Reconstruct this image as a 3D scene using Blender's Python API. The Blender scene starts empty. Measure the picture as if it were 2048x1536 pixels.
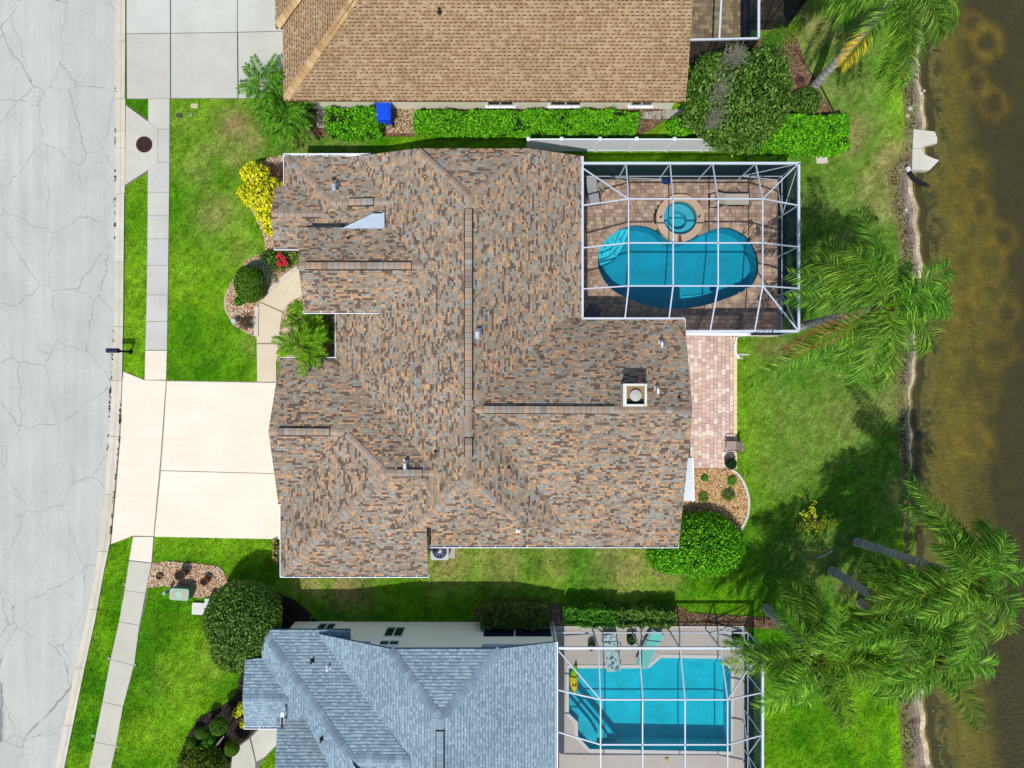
import bpy, bmesh, math, random
import numpy as np
from mathutils import Vector, Matrix
from mathutils.geometry import tessellate_polygon

random.seed(7); rng = np.random.default_rng(11)
SC = bpy.context.scene
C = SC.collection
# ---------------------------------------------------------------- camera, sky, sun, exposure
CAM_H = 36.0
FOC = 1420.0            # focal length of the 2048 px wide frame, in pixels
cam_d = bpy.data.cameras.new("camera"); cam = bpy.data.objects.new("camera", cam_d); C.objects.link(cam)
cam.location = (0, 0, CAM_H); cam.rotation_euler = (0, 0, 0)
cam_d.sensor_width = 36.0; cam_d.lens = 36.0 * FOC / 2048.0; cam_d.clip_end = 3000
SC.camera = cam
SUN = Vector((0.17, 0.48, -1.0))      # direction the light travels
w = bpy.data.worlds.new("World"); SC.world = w; w.use_nodes = True
nt = w.node_tree; nt.nodes.clear()
sky = nt.nodes.new("ShaderNodeTexSky"); sky.sky_type = 'NISHITA'; sky.sun_disc = False
sky.sun_elevation = math.atan2(1.0, math.hypot(SUN.x, SUN.y)); sky.sun_rotation = math.radians(199.5)
bg = nt.nodes.new("ShaderNodeBackground"); bg.inputs[1].default_value = 0.135
wo = nt.nodes.new("ShaderNodeOutputWorld")
nt.links.new(sky.outputs[0], bg.inputs[0]); nt.links.new(bg.outputs[0], wo.inputs[0])
sl = bpy.data.lights.new("sun", 'SUN'); sl.energy = 3.75; sl.angle = math.radians(0.5); sl.color = (1.0, 0.965, 0.91)
so = bpy.data.objects.new("sun", sl); C.objects.link(so); so.location = (-20, -50, 100)
so.rotation_euler = SUN.to_track_quat('-Z', 'Y').to_euler()
SC.view_settings.view_transform = 'Standard'; SC.view_settings.look = 'None'
SC.view_settings.exposure = 0.0; SC.view_settings.gamma = 1.0; SC.view_settings.use_curve_mapping = False
SC.cycles.transparent_max_bounces = 24; SC.cycles.max_bounces = 6

# ---------------------------------------------------------------- helpers
def P(px, py, z=0.0):
    """the point at height z that the survey photograph shows at pixel (px, py)"""
    k = (CAM_H - z) / FOC
    return Vector(((px - 1024) * k, (768 - py) * k, z))
def L(*pts, z=0.0): return [P(x, y, z) for x, y in pts]
def lin(r, g, b, k=1.0):
    f = lambda c: (c / 255 / 12.92 if c <= 10 else ((c / 255 + 0.055) / 1.055) ** 2.4)
    return (f(r) * k, f(g) * k, f(b) * k)
def A(r, g, b, k=0.72): return lin(r, g, b, k)
def jit(c, a=0.12):
    m = 1 + random.uniform(-a, a); return (c[0] * m, c[1] * m, c[2] * m)

class MB:
    def __init__(s): s.v = []; s.f = []; s.c = []
    def poly(s, pts, col=(1, 1, 1)):
        n = len(s.v); s.v += [tuple(p) for p in pts]; s.f.append(tuple(range(n, n + len(pts)))); s.c.append(col)
    def fill(s, outer, holes=(), col=(1, 1, 1)):
        rings = [list(map(Vector, outer))] + [list(map(Vector, h)) for h in holes]
        flat = [p for r in rings for p in r]; n = len(s.v); s.v += [tuple(p) for p in flat]
        for t in tessellate_polygon(rings):
            a, b, c = (flat[i] for i in t)
            if (b - a).cross(c - a).z < 0: t = (t[0], t[2], t[1])
            s.f.append(tuple(n + i for i in t)); s.c.append(col)
    def prism(s, poly, z0, z1, col=(1, 1, 1), cap=True, base=False):
        p = [(q[0], q[1]) for q in poly]
        ar = sum(p[i - 1][0] * p[i][1] - p[i][0] * p[i - 1][1] for i in range(len(p)))
        if ar < 0: p = p[::-1]
        n = len(p)
        if cap: s.fill([Vector((x, y, z1)) for x, y in p], col=col)
        if base: s.poly([(x, y, z0) for x, y in p[::-1]], col)
        for i in range(n):
            a, b = p[i], p[(i + 1) % n]
            s.poly([(a[0], a[1], z0), (b[0], b[1], z0), (b[0], b[1], z1), (a[0], a[1], z1)], col)
    def box(s, c, size, col=(1, 1, 1), M=None, rz=0.0, taper=1.0):
        hx, hy, hz = size[0] / 2, size[1] / 2, size[2] / 2
        R = M if M is not None else Matrix.Rotation(rz, 3, 'Z')
        q = [Vector(c) + R @ Vector((x * hx * (taper if z > 0 else 1), y * hy * (taper if z > 0 else 1), z * hz))
             for z in (-1, 1) for y in (-1, 1) for x in (-1, 1)]
        for f in ((0, 2, 3, 1), (4, 5, 7, 6), (0, 1, 5, 4), (2, 6, 7, 3), (0, 4, 6, 2), (1, 3, 7, 5)):
            s.poly([q[i] for i in f], col)
    def beam(s, a, b, w, h, col=(1, 1, 1)):
        a, b = Vector(a), Vector(b); d = b - a; ln = d.length
        if ln < 1e-6: return
        d.normalize(); up = Vector((0, 0, 1)) if abs(d.z) < 0.95 else Vector((0, 1, 0))
        sd = d.cross(up).normalized(); u = sd.cross(d).normalized()
        M = Matrix((d, sd, u)).transposed(); s.box((a + b) / 2, (ln, w, h), col, M)
    def tube(s, pts, rad, n=8, col=(1, 1, 1), cap=True):
        pts = [Vector(p) for p in pts]
        if not hasattr(rad, '__len__'): rad = [rad] * len(pts)
        rings = []
        for i, p in enumerate(pts):
            d = (pts[min(i + 1, len(pts) - 1)] - pts[max(i - 1, 0)]).normalized()
            up = Vector((0, 0, 1)) if abs(d.z) < 0.9 else Vector((0, 1, 0))
            a = d.cross(up).normalized(); b = a.cross(d).normalized()
            rings.append([p + (a * math.cos(t) + b * math.sin(t)) * rad[i] for t in [2 * math.pi * k / n for k in range(n)]])
        o = len(s.v); s.v += [tuple(q) for r in rings for q in r]
        for i in range(len(pts) - 1):
            for k in range(n):
                k2 = (k + 1) % n
                s.f.append((o + i * n + k, o + (i + 1) * n + k, o + (i + 1) * n + k2, o + i * n + k2)); s.c.append(col)
        if cap:
            for i, rev in ((0, False), (len(pts) - 1, True)):
                q = [o + i * n + k for k in range(n)]; s.f.append(tuple(q[::-1] if rev else q)); s.c.append(col)
    def lathe(s, prof, c=(0, 0, 0), n=20, col=(1, 1, 1)):
        c = Vector(c); o = len(s.v)
        for r, z in prof:
            for k in range(n):
                t = 2 * math.pi * k / n; s.v.append((c.x + r * math.cos(t), c.y + r * math.sin(t), c.z + z))
        for i in range(len(prof) - 1):
            for k in range(n):
                k2 = (k + 1) % n
                s.f.append((o + i * n + k, o + i * n + k2, o + (i + 1) * n + k2, o + (i + 1) * n + k)); s.c.append(col)
    def mesh(s, name, m, origin=(0, 0, 0), smooth=False):
        me = bpy.data.meshes.new(name); o = origin
        me.from_pydata([(x - o[0], y - o[1], z - o[2]) for x, y, z in s.v], [], s.f)
        at = me.attributes.new("Col", 'FLOAT_COLOR', 'FACE')
        at.data.foreach_set("color", np.array([(c[0], c[1], c[2], 1.0) for c in s.c], dtype=np.float32).ravel())
        me.materials.append(m)
        if smooth: me.polygons.foreach_set("use_smooth", [True] * len(me.polygons))
        return me
ORG = {}
def link(name, me, parent=None, loc=None, kind=None):
    o = bpy.data.objects.new(name, me); C.objects.link(o)
    if parent is not None: o.parent = parent
    if loc is not None: o.location = loc
    if kind: o['kind'] = kind
    return o
def org(o): return ORG.get(o.name, (0, 0, 0))
def build(mb, name, m, parent=None, origin=None, smooth=False, kind=None, local=False):
    """link a mesh; world coordinates become relative to the thing's base (or stay local)"""
    if parent is not None:
        og = (0, 0, 0) if local else org(parent)
        o = link(name, mb.mesh(name, m, og, smooth), parent, None, kind); ORG[o.name] = og
    else:
        og = origin or (0, 0, 0)
        o = link(name, mb.mesh(name, m, og, smooth), None, og, kind); ORG[o.name] = og
    return o
def tag(o, label=None, cat=None, group=None, kind=None):
    if label: o['label'] = label
    if cat: o['category'] = cat
    if group: o['group'] = group
    if kind: o['kind'] = kind
    return o
def thing(name, label, cat, loc=(0, 0, 0), rz=0.0, group=None):
    o = bpy.data.objects.new(name, None); C.objects.link(o); o.empty_display_size = 0.3
    o.location = loc; o.rotation_euler = (0, 0, rz); ORG[o.name] = tuple(loc)
    return tag(o, label, cat, group)
def dup(root, loc, rz, label, group=None):
    r = root.copy(); C.objects.link(r); r.location = loc; r.rotation_euler = (0, 0, rz); tag(r, label, None, group)
    for ch in list(root.children):
        c = ch.copy(); C.objects.link(c); c.parent = r
        for g in ch.children:
            d = g.copy(); C.objects.link(d); d.parent = c
    return r
def np_mesh(name, V, k, cols, m):
    V = np.asarray(V, dtype=np.float32); M = len(V); F = M // k
    me = bpy.data.meshes.new(name)
    me.vertices.add(M); me.vertices.foreach_set("co", V.ravel())
    me.loops.add(M); me.loops.foreach_set("vertex_index", np.arange(M, dtype=np.int32))
    me.polygons.add(F); me.polygons.foreach_set("loop_start", np.arange(0, M, k, dtype=np.int32))
    try: me.polygons.foreach_set("loop_total", np.full(F, k, dtype=np.int32))
    except Exception: pass
    me.update(calc_edges=True)
    at = me.attributes.new("Col", 'FLOAT_COLOR', 'FACE')
    cc = np.ones((F, 4), dtype=np.float32); cc[:, :3] = cols; at.data.foreach_set("color", cc.ravel())
    me.materials.append(m); return me

# ---------------------------------------------------------------- value noise
_N = rng.random((256, 256))
def vnoise(x, y, s, ox=0.0):
    x = np.asarray(x) / s + 37.3 + ox; y = np.asarray(y) / s + 71.9 + ox * 1.7
    xi = np.floor(x).astype(int); yi = np.floor(y).astype(int); fx = x - xi; fy = y - yi
    fx = fx * fx * (3 - 2 * fx); fy = fy * fy * (3 - 2 * fy)
    g = lambda a, b: _N[a % 256, b % 256]
    return (g(xi, yi) * (1 - fx) + g(xi + 1, yi) * fx) * (1 - fy) + (g(xi, yi + 1) * (1 - fx) + g(xi + 1, yi + 1) * fx) * fy
def fbm(x, y, s, ox=0.0): return (vnoise(x, y, s, ox) * .5 + vnoise(x, y, s / 2.1, ox + 5) * .3 + vnoise(x, y, s / 4.3, ox + 9) * .2)
def inpoly(x, y, poly):
    ins = np.zeros(x.shape, bool); n = len(poly)
    for i in range(n):
        x1, y1 = poly[i][0], poly[i][1]; x2, y2 = poly[i - 1][0], poly[i - 1][1]
        if y1 == y2: continue
        c = ((y1 > y) != (y2 > y)) & (x < (x2 - x1) * (y - y1) / (y2 - y1) + x1); ins ^= c
    return ins
# raster of where no grass grows
GX0, GY0, GR = -31.0, -23.0, 0.06
GW, GH = int(62 / GR), int(46 / GR)
MASK = np.zeros((GH, GW), bool)
def nograss(poly):
    p = [(q[0], q[1]) for q in poly]
    xs = [q[0] for q in p]; ys = [q[1] for q in p]
    i0 = max(0, int((min(xs) - GX0) / GR) - 1); i1 = min(GW, int((max(xs) - GX0) / GR) + 2)
    j0 = max(0, int((min(ys) - GY0) / GR) - 1); j1 = min(GH, int((max(ys) - GY0) / GR) + 2)
    if i1 <= i0 or j1 <= j0: return
    X, Y = np.meshgrid(GX0 + (np.arange(i0, i1) + .5) * GR, GY0 + (np.arange(j0, j1) + .5) * GR)
    MASK[j0:j1, i0:i1] |= inpoly(X, Y, p)

# ---------------------------------------------------------------- materials
def newmat(name):
    m = bpy.data.materials.new(name); m.use_nodes = True; t = m.node_tree; t.nodes.clear()
    out = t.nodes.new("ShaderNodeOutputMaterial"); return m, t, out
def N(t, typ, **kw):
    n = t.nodes.new(typ)
    for k, v in kw.items():
        if k in n.inputs: n.inputs[k].default_value = v
        else: setattr(n, k, v)
    return n
def mixrgb(t, a, b, fac, mode='MIX'):
    n = t.nodes.new("ShaderNodeMix"); n.data_type = 'RGBA'; n.blend_type = mode
    for s, v in ((0, fac), (6, a), (7, b)):
        if hasattr(v, 'links'): t.links.new(v, n.inputs[s])
        elif s == 0: n.inputs[0].default_value = v
        else: n.inputs[s].default_value = (*v, 1.0) if len(v) == 3 else v
    return n.outputs[2]
def ramp(t, src, stops):
    r = t.nodes.new("ShaderNodeValToRGB"); t.links.new(src, r.inputs[0])
    while len(r.color_ramp.elements) < len(stops): r.color_ramp.elements.new(0.5)
    for e, (p, v) in zip(r.color_ramp.elements, stops):
        e.position = p; e.color = (v, v, v, 1) if not hasattr(v, '__len__') else (*v, 1)
    return r.outputs[0]
def noise(t, scale, detail=4, rough=.6, vec=None):
    n = t.nodes.new("ShaderNodeTexNoise"); n.inputs['Scale'].default_value = scale; n.inputs['Detail'].default_value = detail
    n.inputs['Roughness'].default_value = rough
    if vec is not None: t.links.new(vec, n.inputs['Vector'])
    return n.outputs['Fac']
def coord(t): return t.nodes.new("ShaderNodeNewGeometry").outputs['Position']
def bsdf(t, out, col, rough=.7, spec=.3, metal=0.0, bump=None, bstr=.3, bdist=.01):
    b = t.nodes.new("ShaderNodeBsdfPrincipled")
    if hasattr(col, 'links'): t.links.new(col, b.inputs['Base Color'])
    else: b.inputs['Base Color'].default_value = (*col, 1)
    b.inputs['Roughness'].default_value = rough; b.inputs['Metallic'].default_value = metal
    b.inputs['Specular IOR Level'].default_value = spec
    if bump is not None:
        bn = t.nodes.new("ShaderNodeBump"); bn.inputs['Strength'].default_value = bstr; bn.inputs['Distance'].default_value = bdist
        t.links.new(bump, bn.inputs['Height']); t.links.new(bn.outputs[0], b.inputs['Normal'])
    t.links.new(b.outputs[0], out.inputs[0]); return b
def m_plain(name, col, rough=.5, spec=.4, metal=0.0, var=.12, sc=3.0):
    m, t, o = newmat(name); p = coord(t)
    f = ramp(t, noise(t, sc, 5, .65, p), [(.25, 1 - var), (.75, 1 + var * .5)])
    c = mixrgb(t, col, f, 1.0, 'MULTIPLY'); bsdf(t, o, c, rough, spec, metal); return m
def m_attr(name, rough=.8, spec=.15, var=.2, sc=30.0, bump=.0, transl=0.0, big=0.0, bigsc=.6):
    m, t, o = newmat(name); p = coord(t)
    a = t.nodes.new("ShaderNodeAttribute"); a.attribute_name = "Col"
    nz = noise(t, sc, 3, .7, p)
    c = mixrgb(t, a.outputs['Color'], ramp(t, nz, [(.2, 1 - var), (.8, 1 + var)]), 1.0, 'MULTIPLY')
    if big: c = mixrgb(t, c, ramp(t, noise(t, bigsc, 4, .6, p), [(.25, 1 - big), (.75, 1 + big * .6)]), 1.0, 'MULTIPLY')
    if transl:
        d = N(t, "ShaderNodeBsdfPrincipled", Roughness=rough); t.links.new(c, d.inputs['Base Color']); d.inputs['Specular IOR Level'].default_value = spec
        tr = t.nodes.new("ShaderNodeBsdfTranslucent"); t.links.new(mixrgb(t, c, (1.0, 1.15, .5), 1.0, 'MULTIPLY'), tr.inputs[0])
        mx = t.nodes.new("ShaderNodeMixShader"); mx.inputs[0].default_value = transl
        t.links.new(d.outputs[0], mx.inputs[1]); t.links.new(tr.outputs[0], mx.inputs[2]); t.links.new(mx.outputs[0], o.inputs[0])
    else: bsdf(t, o, c, rough, spec, 0, nz if bump else None, bump, .01)
    return m
def m_concrete(name, col, col2, stain=.35, sc=.5, streak=0.0):
    m, t, o = newmat(name); p = coord(t)
    big = ramp(t, noise(t, sc, 6, .65, p), [(.38, 0.0), (.68, 1.0)])
    a = t.nodes.new("ShaderNodeAttribute"); a.attribute_name = "Col"
    c = mixrgb(t, col, col2, big)
    c = mixrgb(t, c, a.outputs['Color'], 1.0, 'MULTIPLY')
    fine = noise(t, 45, 4, .75, p)
    c = mixrgb(t, c, ramp(t, fine, [(.2, .82), (.8, 1.12)]), 1.0, 'MULTIPLY')
    st = ramp(t, noise(t, 1.7, 7, .75, p), [(.56, 0.0), (.78, stain)])
    c = mixrgb(t, c, (col[0] * .5, col[1] * .5, col[2] * .48), st)
    if streak:
        mp = N(t, "ShaderNodeMapping"); mp.inputs['Scale'].default_value = (.16, 2.6, 0); t.links.new(p, mp.inputs['Vector'])
        c = mixrgb(t, c, ramp(t, noise(t, 1.0, 6, .7, mp.outputs[0]), [(.42, 1.0), (.72, 1 - streak)]), 1.0, 'MULTIPLY')
    bsdf(t, o, c, .85, .2, 0, fine, .25, .004); return m
def m_road():
    m, t, o = newmat("street_surface"); p = coord(t)
    warp = t.nodes.new("ShaderNodeTexNoise"); warp.inputs['Scale'].default_value = 1.1; warp.inputs['Detail'].default_value = 3; t.links.new(p, warp.inputs['Vector'])
    vm = N(t, "ShaderNodeVectorMath", operation='MULTIPLY_ADD'); t.links.new(warp.outputs['Color'], vm.inputs[0]); vm.inputs[1].default_value = (.65, .65, 0); t.links.new(p, vm.inputs[2])
    mp = N(t, "ShaderNodeMapping"); mp.inputs['Scale'].default_value = (1.0, .72, 0); mp.inputs['Location'].default_value = (3.73, 1.31, 0); t.links.new(vm.outputs[0], mp.inputs['Vector'])
    def crack(sc, wd, thr):
        v = N(t, "ShaderNodeTexVoronoi", feature='DISTANCE_TO_EDGE'); v.inputs['Scale'].default_value = sc; t.links.new(mp.outputs[0], v.inputs['Vector'])
        c = ramp(t, v.outputs['Distance'], [(0.0, 1.0), (wd, 0.0)])
        k = ramp(t, noise(t, .9, 4, .7, p), [(thr, 0.0), (thr + .12, 1.0)])
        return mixrgb(t, c, k, 1.0, 'MULTIPLY')
    c1 = crack(.42, .0055, .36); c2 = crack(1.35, .012, .46)
    base = mixrgb(t, A(204, 206, 198), A(216, 217, 208), ramp(t, noise(t, .35, 6, .6, p), [(.35, 0), (.65, 1)]))
    st = N(t, "ShaderNodeMapping"); st.inputs['Scale'].default_value = (2.2, .12, 0); t.links.new(p, st.inputs['Vector'])
    base = mixrgb(t, base, ramp(t, noise(t, 1.0, 4, .6, st.outputs[0]), [(.3, .91), (.7, 1.06)]), 1.0, 'MULTIPLY')
    fine = noise(t, 55, 4, .8, p)
    base = mixrgb(t, base, ramp(t, fine, [(.25, .68), (.75, 1.26)]), 1.0, 'MULTIPLY')
    base = mixrgb(t, base, ramp(t, noise(t, 6, 6, .75, p), [(.3, .93), (.7, 1.05)]), 1.0, 'MULTIPLY')
    base = mixrgb(t, base, A(95, 98, 104), mixrgb(t, c1, (.75, .75, .75), 1.0, 'MULTIPLY'))
    base = mixrgb(t, base, A(120, 124, 130), mixrgb(t, c2, (.30, .30, .30), 1.0, 'MULTIPLY'))
    bsdf(t, o, base, .85, .2, 0, fine, .3, .004); return m
def m_screen(name, fac, col):
    m, t, o = newmat(name)
    d = N(t, "ShaderNodeBsdfDiffuse"); d.inputs[0].default_value = (*col, 1)
    tr = N(t, "ShaderNodeBsdfTransparent"); mx = N(t, "ShaderNodeMixShader"); mx.inputs[0].default_value = fac
    t.links.new(tr.outputs[0], mx.inputs[1]); t.links.new(d.outputs[0], mx.inputs[2]); t.links.new(mx.outputs[0], o.inputs[0]); return m
def m_water(name, tint, ripple=6.0, strength=.15, stretch=(1, 1, 1), silt=0.0):
    m, t, o = newmat(name); p = coord(t)
    mp = N(t, "ShaderNodeMapping"); mp.inputs['Scale'].default_value = stretch; t.links.new(p, mp.inputs['Vector'])
    bn = N(t, "ShaderNodeBump"); bn.inputs['Strength'].default_value = strength; bn.inputs['Distance'].default_value = .12
    t.links.new(noise(t, ripple, 3, .55, mp.outputs[0]), bn.inputs['Height'])
    tr = N(t, "ShaderNodeBsdfTransparent"); tr.inputs[0].default_value = (*tint, 1)
    gl = N(t, "ShaderNodeBsdfGlossy"); gl.inputs['Roughness'].default_value = .06; t.links.new(bn.outputs[0], gl.inputs['Normal'])
    fr = N(t, "ShaderNodeFresnel"); fr.inputs['IOR'].default_value = 1.33; t.links.new(bn.outputs[0], fr.inputs['Normal'])
    mx = N(t, "ShaderNodeMixShader"); t.links.new(fr.outputs[0], mx.inputs[0]); t.links.new(tr.outputs[0], mx.inputs[1]); t.links.new(gl.outputs[0], mx.inputs[2])
    res = mx.outputs[0]
    if silt:
        df = N(t, "ShaderNodeBsdfDiffuse"); df.inputs[0].default_value = (.30, .27, .11, 1); t.links.new(bn.outputs[0], df.inputs['Normal'])
        m2 = N(t, "ShaderNodeMixShader"); m2.inputs[0].default_value = silt; t.links.new(res, m2.inputs[1]); t.links.new(df.outputs[0], m2.inputs[2]); res = m2.outputs[0]
    t.links.new(res, o.inputs[0]); return m
M = {}
M['attr'] = m_attr("coloured_surface", .8, .15, .15, 25)
M['shingle'] = m_attr("asphalt_shingle", .92, .1, .22, 60, .3, 0, .16, .28)
M['paver'] = m_attr("concrete_paver", .85, .15, .18, 40, .25, 0, .16, .7)
M['leaf'] = m_attr("leaf", .6, .2, .18, 18, 0, .25)
M['palm'] = m_attr("palm_leaf", .65, .12, .15, 12, 0, .22)
M['blade'] = m_attr("grass_blade", .75, .1, .30, 9, 0, .22)
M['lawn'] = m_attr("lawn_ground", .95, .05, .45, 22, .5, 0, .15, 1.5)
M['soil'] = m_attr("soil_bank", .95, .1, .5, 9, .7, 0, .35, 2.0)
M['bed'] = m_attr("pond_bottom", .95, .05, .35, 5, .0, 0, .3, 1.3)
M['bark'] = m_attr("bark", .9, .1, .3, 14, .6)
M['chip'] = m_attr("wood_chip", .9, .1, .25, 30)
M['white'] = m_plain("white_paint", A(240, 244, 248, .95), .45, .4, 0, .05)
M['alu'] = m_plain("white_aluminium", A(208, 217, 229, .85), .4, .5, 0, .05)
M['wall'] = m_plain("stucco_cream", A(240, 234, 214, .98), .9, .1, 0, .08, 12)
M['wall2'] = m_plain("stucco_white", A(240, 242, 238, 1.04), .9, .1, 0, .06, 12)
M['metal'] = m_plain("galvanised_metal", (.62, .63, .66), .4, .5, .6, .1)
M['dark'] = m_plain("dark_metal", (.012, .014, .02), .5, .4, 0, .1)
M['black'] = m_plain("black_rubber", (.006, .006, .007), .7, .2, 0, .1)
M['glass'] = m_plain("window_glass", (.02, .035, .04), .08, .5, 0, .2, 1.5)
M['deckfelt'] = m_plain("roofing_felt", A(78, 66, 60), .95, .05, 0, .15, 8)
M['deckfelt_blue'] = m_plain("roofing_felt_blue", A(92, 118, 142), .95, .05, 0, .15, 8)
M['deckfelt_tan'] = m_plain("roofing_felt_tan", A(150, 112, 80), .95, .05, 0, .15, 8)
M['drive'] = m_concrete("cream_concrete", A(253, 244, 224, .79), A(247, 236, 213, .79), .15, .35, .05)
M['walk'] = m_concrete("walkway_concrete", A(242, 228, 198), A(234, 218, 188), .15, .5)
M['conc'] = m_concrete("grey_concrete", A(220, 220, 209, .74), A(206, 205, 194, .74), .25, .5)
M['curb'] = m_concrete("curb_concrete", A(228, 222, 206, .8), A(212, 203, 186, .8), .32, .8)
M['road'] = m_road()
M['screen'] = m_screen("roof_insect_screen", .10, (.02, .03, .05))
M['screenw'] = m_screen("wall_insect_screen", .80, (.010, .020, .046))
M['screend'] = m_screen("dark_insect_screen", .66, (.012, .014, .018))
M['poolwater'] = m_water("pool_water", (.24, .80, .88), 2.2, .25)
M['spawater'] = m_water("spa_water", (.42, .82, .86), 3, .15)
M['pondwater'] = m_water("pond_water", (.66, .67, .46), 3.4, 1.0, (1, 1.9, 1), .11)
M['plaster'] = m_attr("pool_plaster", .8, .1, .16, 14, 0, 0, .22, 1.1)
M['membrane'] = m_plain("roof_membrane", A(196, 212, 226, .72), .7, .2, 0, .15, 2.5)
# ================================================================ SETTING
def interp(tab, y):
    """x along a polyline table [(x,y)...] (pixels) at pixel row y"""
    t = sorted(tab, key=lambda q: q[1]); return float(np.interp(y, [q[1] for q in t], [q[0] for q in t]))
ROAD_E = [(231, -400), (231, 390), (228, 660), (222, 768), (217, 880), (209, 990), (198, 1085), (187, 1165), (172, 1240), (150, 1340), (110, 1536), (60, 1760)]
CURB_E = [(253, -400), (252, 100), (250, 400), (248, 640), (246, 745), (240, 880), (231, 980), (222, 1085), (210, 1140), (194, 1230), (170, 1340), (130, 1536), (84, 1760)]
WALK_W = [(299, -400), (297, 300), (295, 560), (290, 760), (268, 1072), (257, 1136), (246, 1210), (222, 1320), (179, 1536), (130, 1760)]
WALK_E = [(341, -400), (340, 300), (339, 420), (335, 700), (333, 761), (309, 1072), (304, 1136), (290, 1210), (268, 1310), (222, 1536), (172, 1760)]
SHORE_L = [(1800, -300), (1838, 0), (1826, 80), (1816, 140), (1826, 250), (1818, 300), (1790, 350), (1798, 420), (1812, 480), (1818, 560), (1812, 680), (1810, 780), (1812, 900), (1822, 1000), (1825, 1100), (1822, 1200), (1812, 1330), (1812, 1420), (1822, 1536), (1850, 1800)]
WATER_L = [(1845, -300), (1855, 0), (1846, 120), (1850, 180), (1857, 250), (1858, 300), (1826, 360), (1842, 420), (1850, 500), (1846, 600), (1838, 700), (1830, 800), (1828, 880), (1829, 1000), (1834, 1100), (1842, 1180), (1846, 1300), (1850, 1400), (1870, 1536), (1900, 1800)]

POOL_PX = [(1140 + x / 3.84, 290 + y / 3.84) for x, y in [(208, 900), (212, 830), (240, 765), (295, 705), (370, 650), (450, 622), (520, 615), (600, 628), (660, 655), (710, 693), (760, 724), (830, 742), (900, 737), (960, 708), (1030, 672), (1100, 645), (1170, 630), (1240, 638), (1310, 670), (1370, 715), (1415, 790), (1443, 870), (1448, 950), (1432, 1020), (1390, 1085), (1300, 1145), (1180, 1190), (1060, 1230), (940, 1255), (830, 1263), (700, 1257), (580, 1235), (480, 1200), (380, 1155), (300, 1100), (243, 1020), (214, 950)]]
def smooth_ring(p, k=3):
    out = []; n = len(p)
    for i in range(n):
        a, b, c, d = (Vector(p[(i + j) % n]) for j in (-1, 0, 1, 2))
        for s in range(k):
            t = s / k
            out.append(.5 * ((2 * b) + (c - a) * t + (2 * a - 5 * b + 4 * c - d) * t * t + (3 * b - a - 3 * c + d) * t ** 3))
    return out
POOL = smooth_ring([tuple(P(x, y).xy) for x, y in POOL_PX], 3)
POOL2 = [P(x, y).xy for x, y in [(1137, 1335), (1297, 1335), (1322, 1314), (1440, 1316), (1462, 1341), (1462, 1503), (1179, 1498), (1155, 1472), (1155, 1444), (1137, 1426)]]

# ---- lawn colours
PATCH = [(475, 255, 45, .9), (505, 285, 30, .7), (430, 425, 45, .55), (405, 340, 40, .35), (470, 315, 25, .5), (420, 300, 25, .5), (600, 275, 40, .6), (690, 280, 40, .45),
         (1790, 330, 50, .9), (1770, 390, 60, .6), (1700, 265, 50, .7), (1690, 160, 60, .35), (1640, 60, 60, .45), (1720, 60, 60, .3), (1620, 420, 60, .3), (1680, 500, 60, .35), (1700, 560, 60, .5), (1790, 560, 40, .6),
         (1800, 720, 60, .7), (1790, 800, 40, .6), (1560, 700, 30, .6), (1530, 690, 25, .7), (1700, 820, 60, .35), (1790, 980, 30, .35),
         (700, 1172, 50, .9), (620, 1165, 40, .7), (900, 1120, 60, .6), (1000, 1120, 60, .6), (1100, 1115, 50, .5), (1240, 1130, 60, .7), (1330, 1145, 40, .5), (1700, 1170, 40, .5), (1640, 1120, 60, .35),
         (530, 315, 40, .3), (480, 500, 40, .25), (490, 640, 20, .2), (500, 690, 20, .3), (470, 290, 60, .4), (360, 250, 40, .15), (1500, 640, 30, .3), (330, 1360, 40, .12), (425, 1330, 40, .15)]
PW = [(*P(x, y).xy, r / 39.44, s) for x, y, r, s in PATCH]
def lawn_col(x, y):
    n1 = fbm(x, y, 2.6); n2 = fbm(x, y, .7, 40); n3 = vnoise(x, y, .22, 80)
    tan = np.zeros_like(x)
    for a, b, r, s in PW: tan = np.maximum(tan, s * np.exp(-((x - a) ** 2 + (y - b) ** 2) / (r * r)))
    east = np.clip((x - 11.0) / 2.5, 0, 1) * np.clip((y + 12) / 3, 0, 1)
    nw = np.exp(-((x + 15.5) ** 2 / 16 + (y - 11) ** 2 / 20))
    mid = np.exp(-((y + 9.6) ** 2) / 3.0) * np.clip((x + 11) / 3, 0, 1) * np.clip((13 - x) / 4, 0, 1)
    tan = tan + np.clip((n1 - .42) * 1.6, 0, 1) * (.08 + .25 * east + .28 * nw + .34 * mid)
    tan = np.clip(tan * (.45 + 1.1 * n2) + (n3 - .5) * .12, 0, 1)
    g1 = np.array(GREEN_A); g2 = np.array(GREEN_B); ge = np.array(GREEN_E); tn = np.array(TAN)
    k = np.clip((n1 - .3) * 2.2, 0, 1)[..., None]; c = g1 * (1 - k) + g2 * k
    e = (east * .75 * np.clip(.4 + n2, 0, 1))[..., None]; c = c * (1 - e) + ge * e
    lush = (np.exp(-((x - 19.9) ** 2 / .9)) * ((y > 9) | (y < -8)))[..., None]; c = c * (1 - .8 * lush) + np.array(GREEN_B) * 1.15 * .8 * lush
    c = c * (1 - tan[..., None]) + tn * tan[..., None]
    n4 = vnoise(x, y, .13, 120)
    return c * ((.72 + .56 * n2) * (.62 + .76 * n4))[..., None]
GREEN_A = lin(66, 126, 8, 1.1); GREEN_B = lin(114, 162, 20, 1.1); GREEN_E = lin(88, 132, 46, 1.0); TAN = lin(160, 146, 94, .92)

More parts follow.
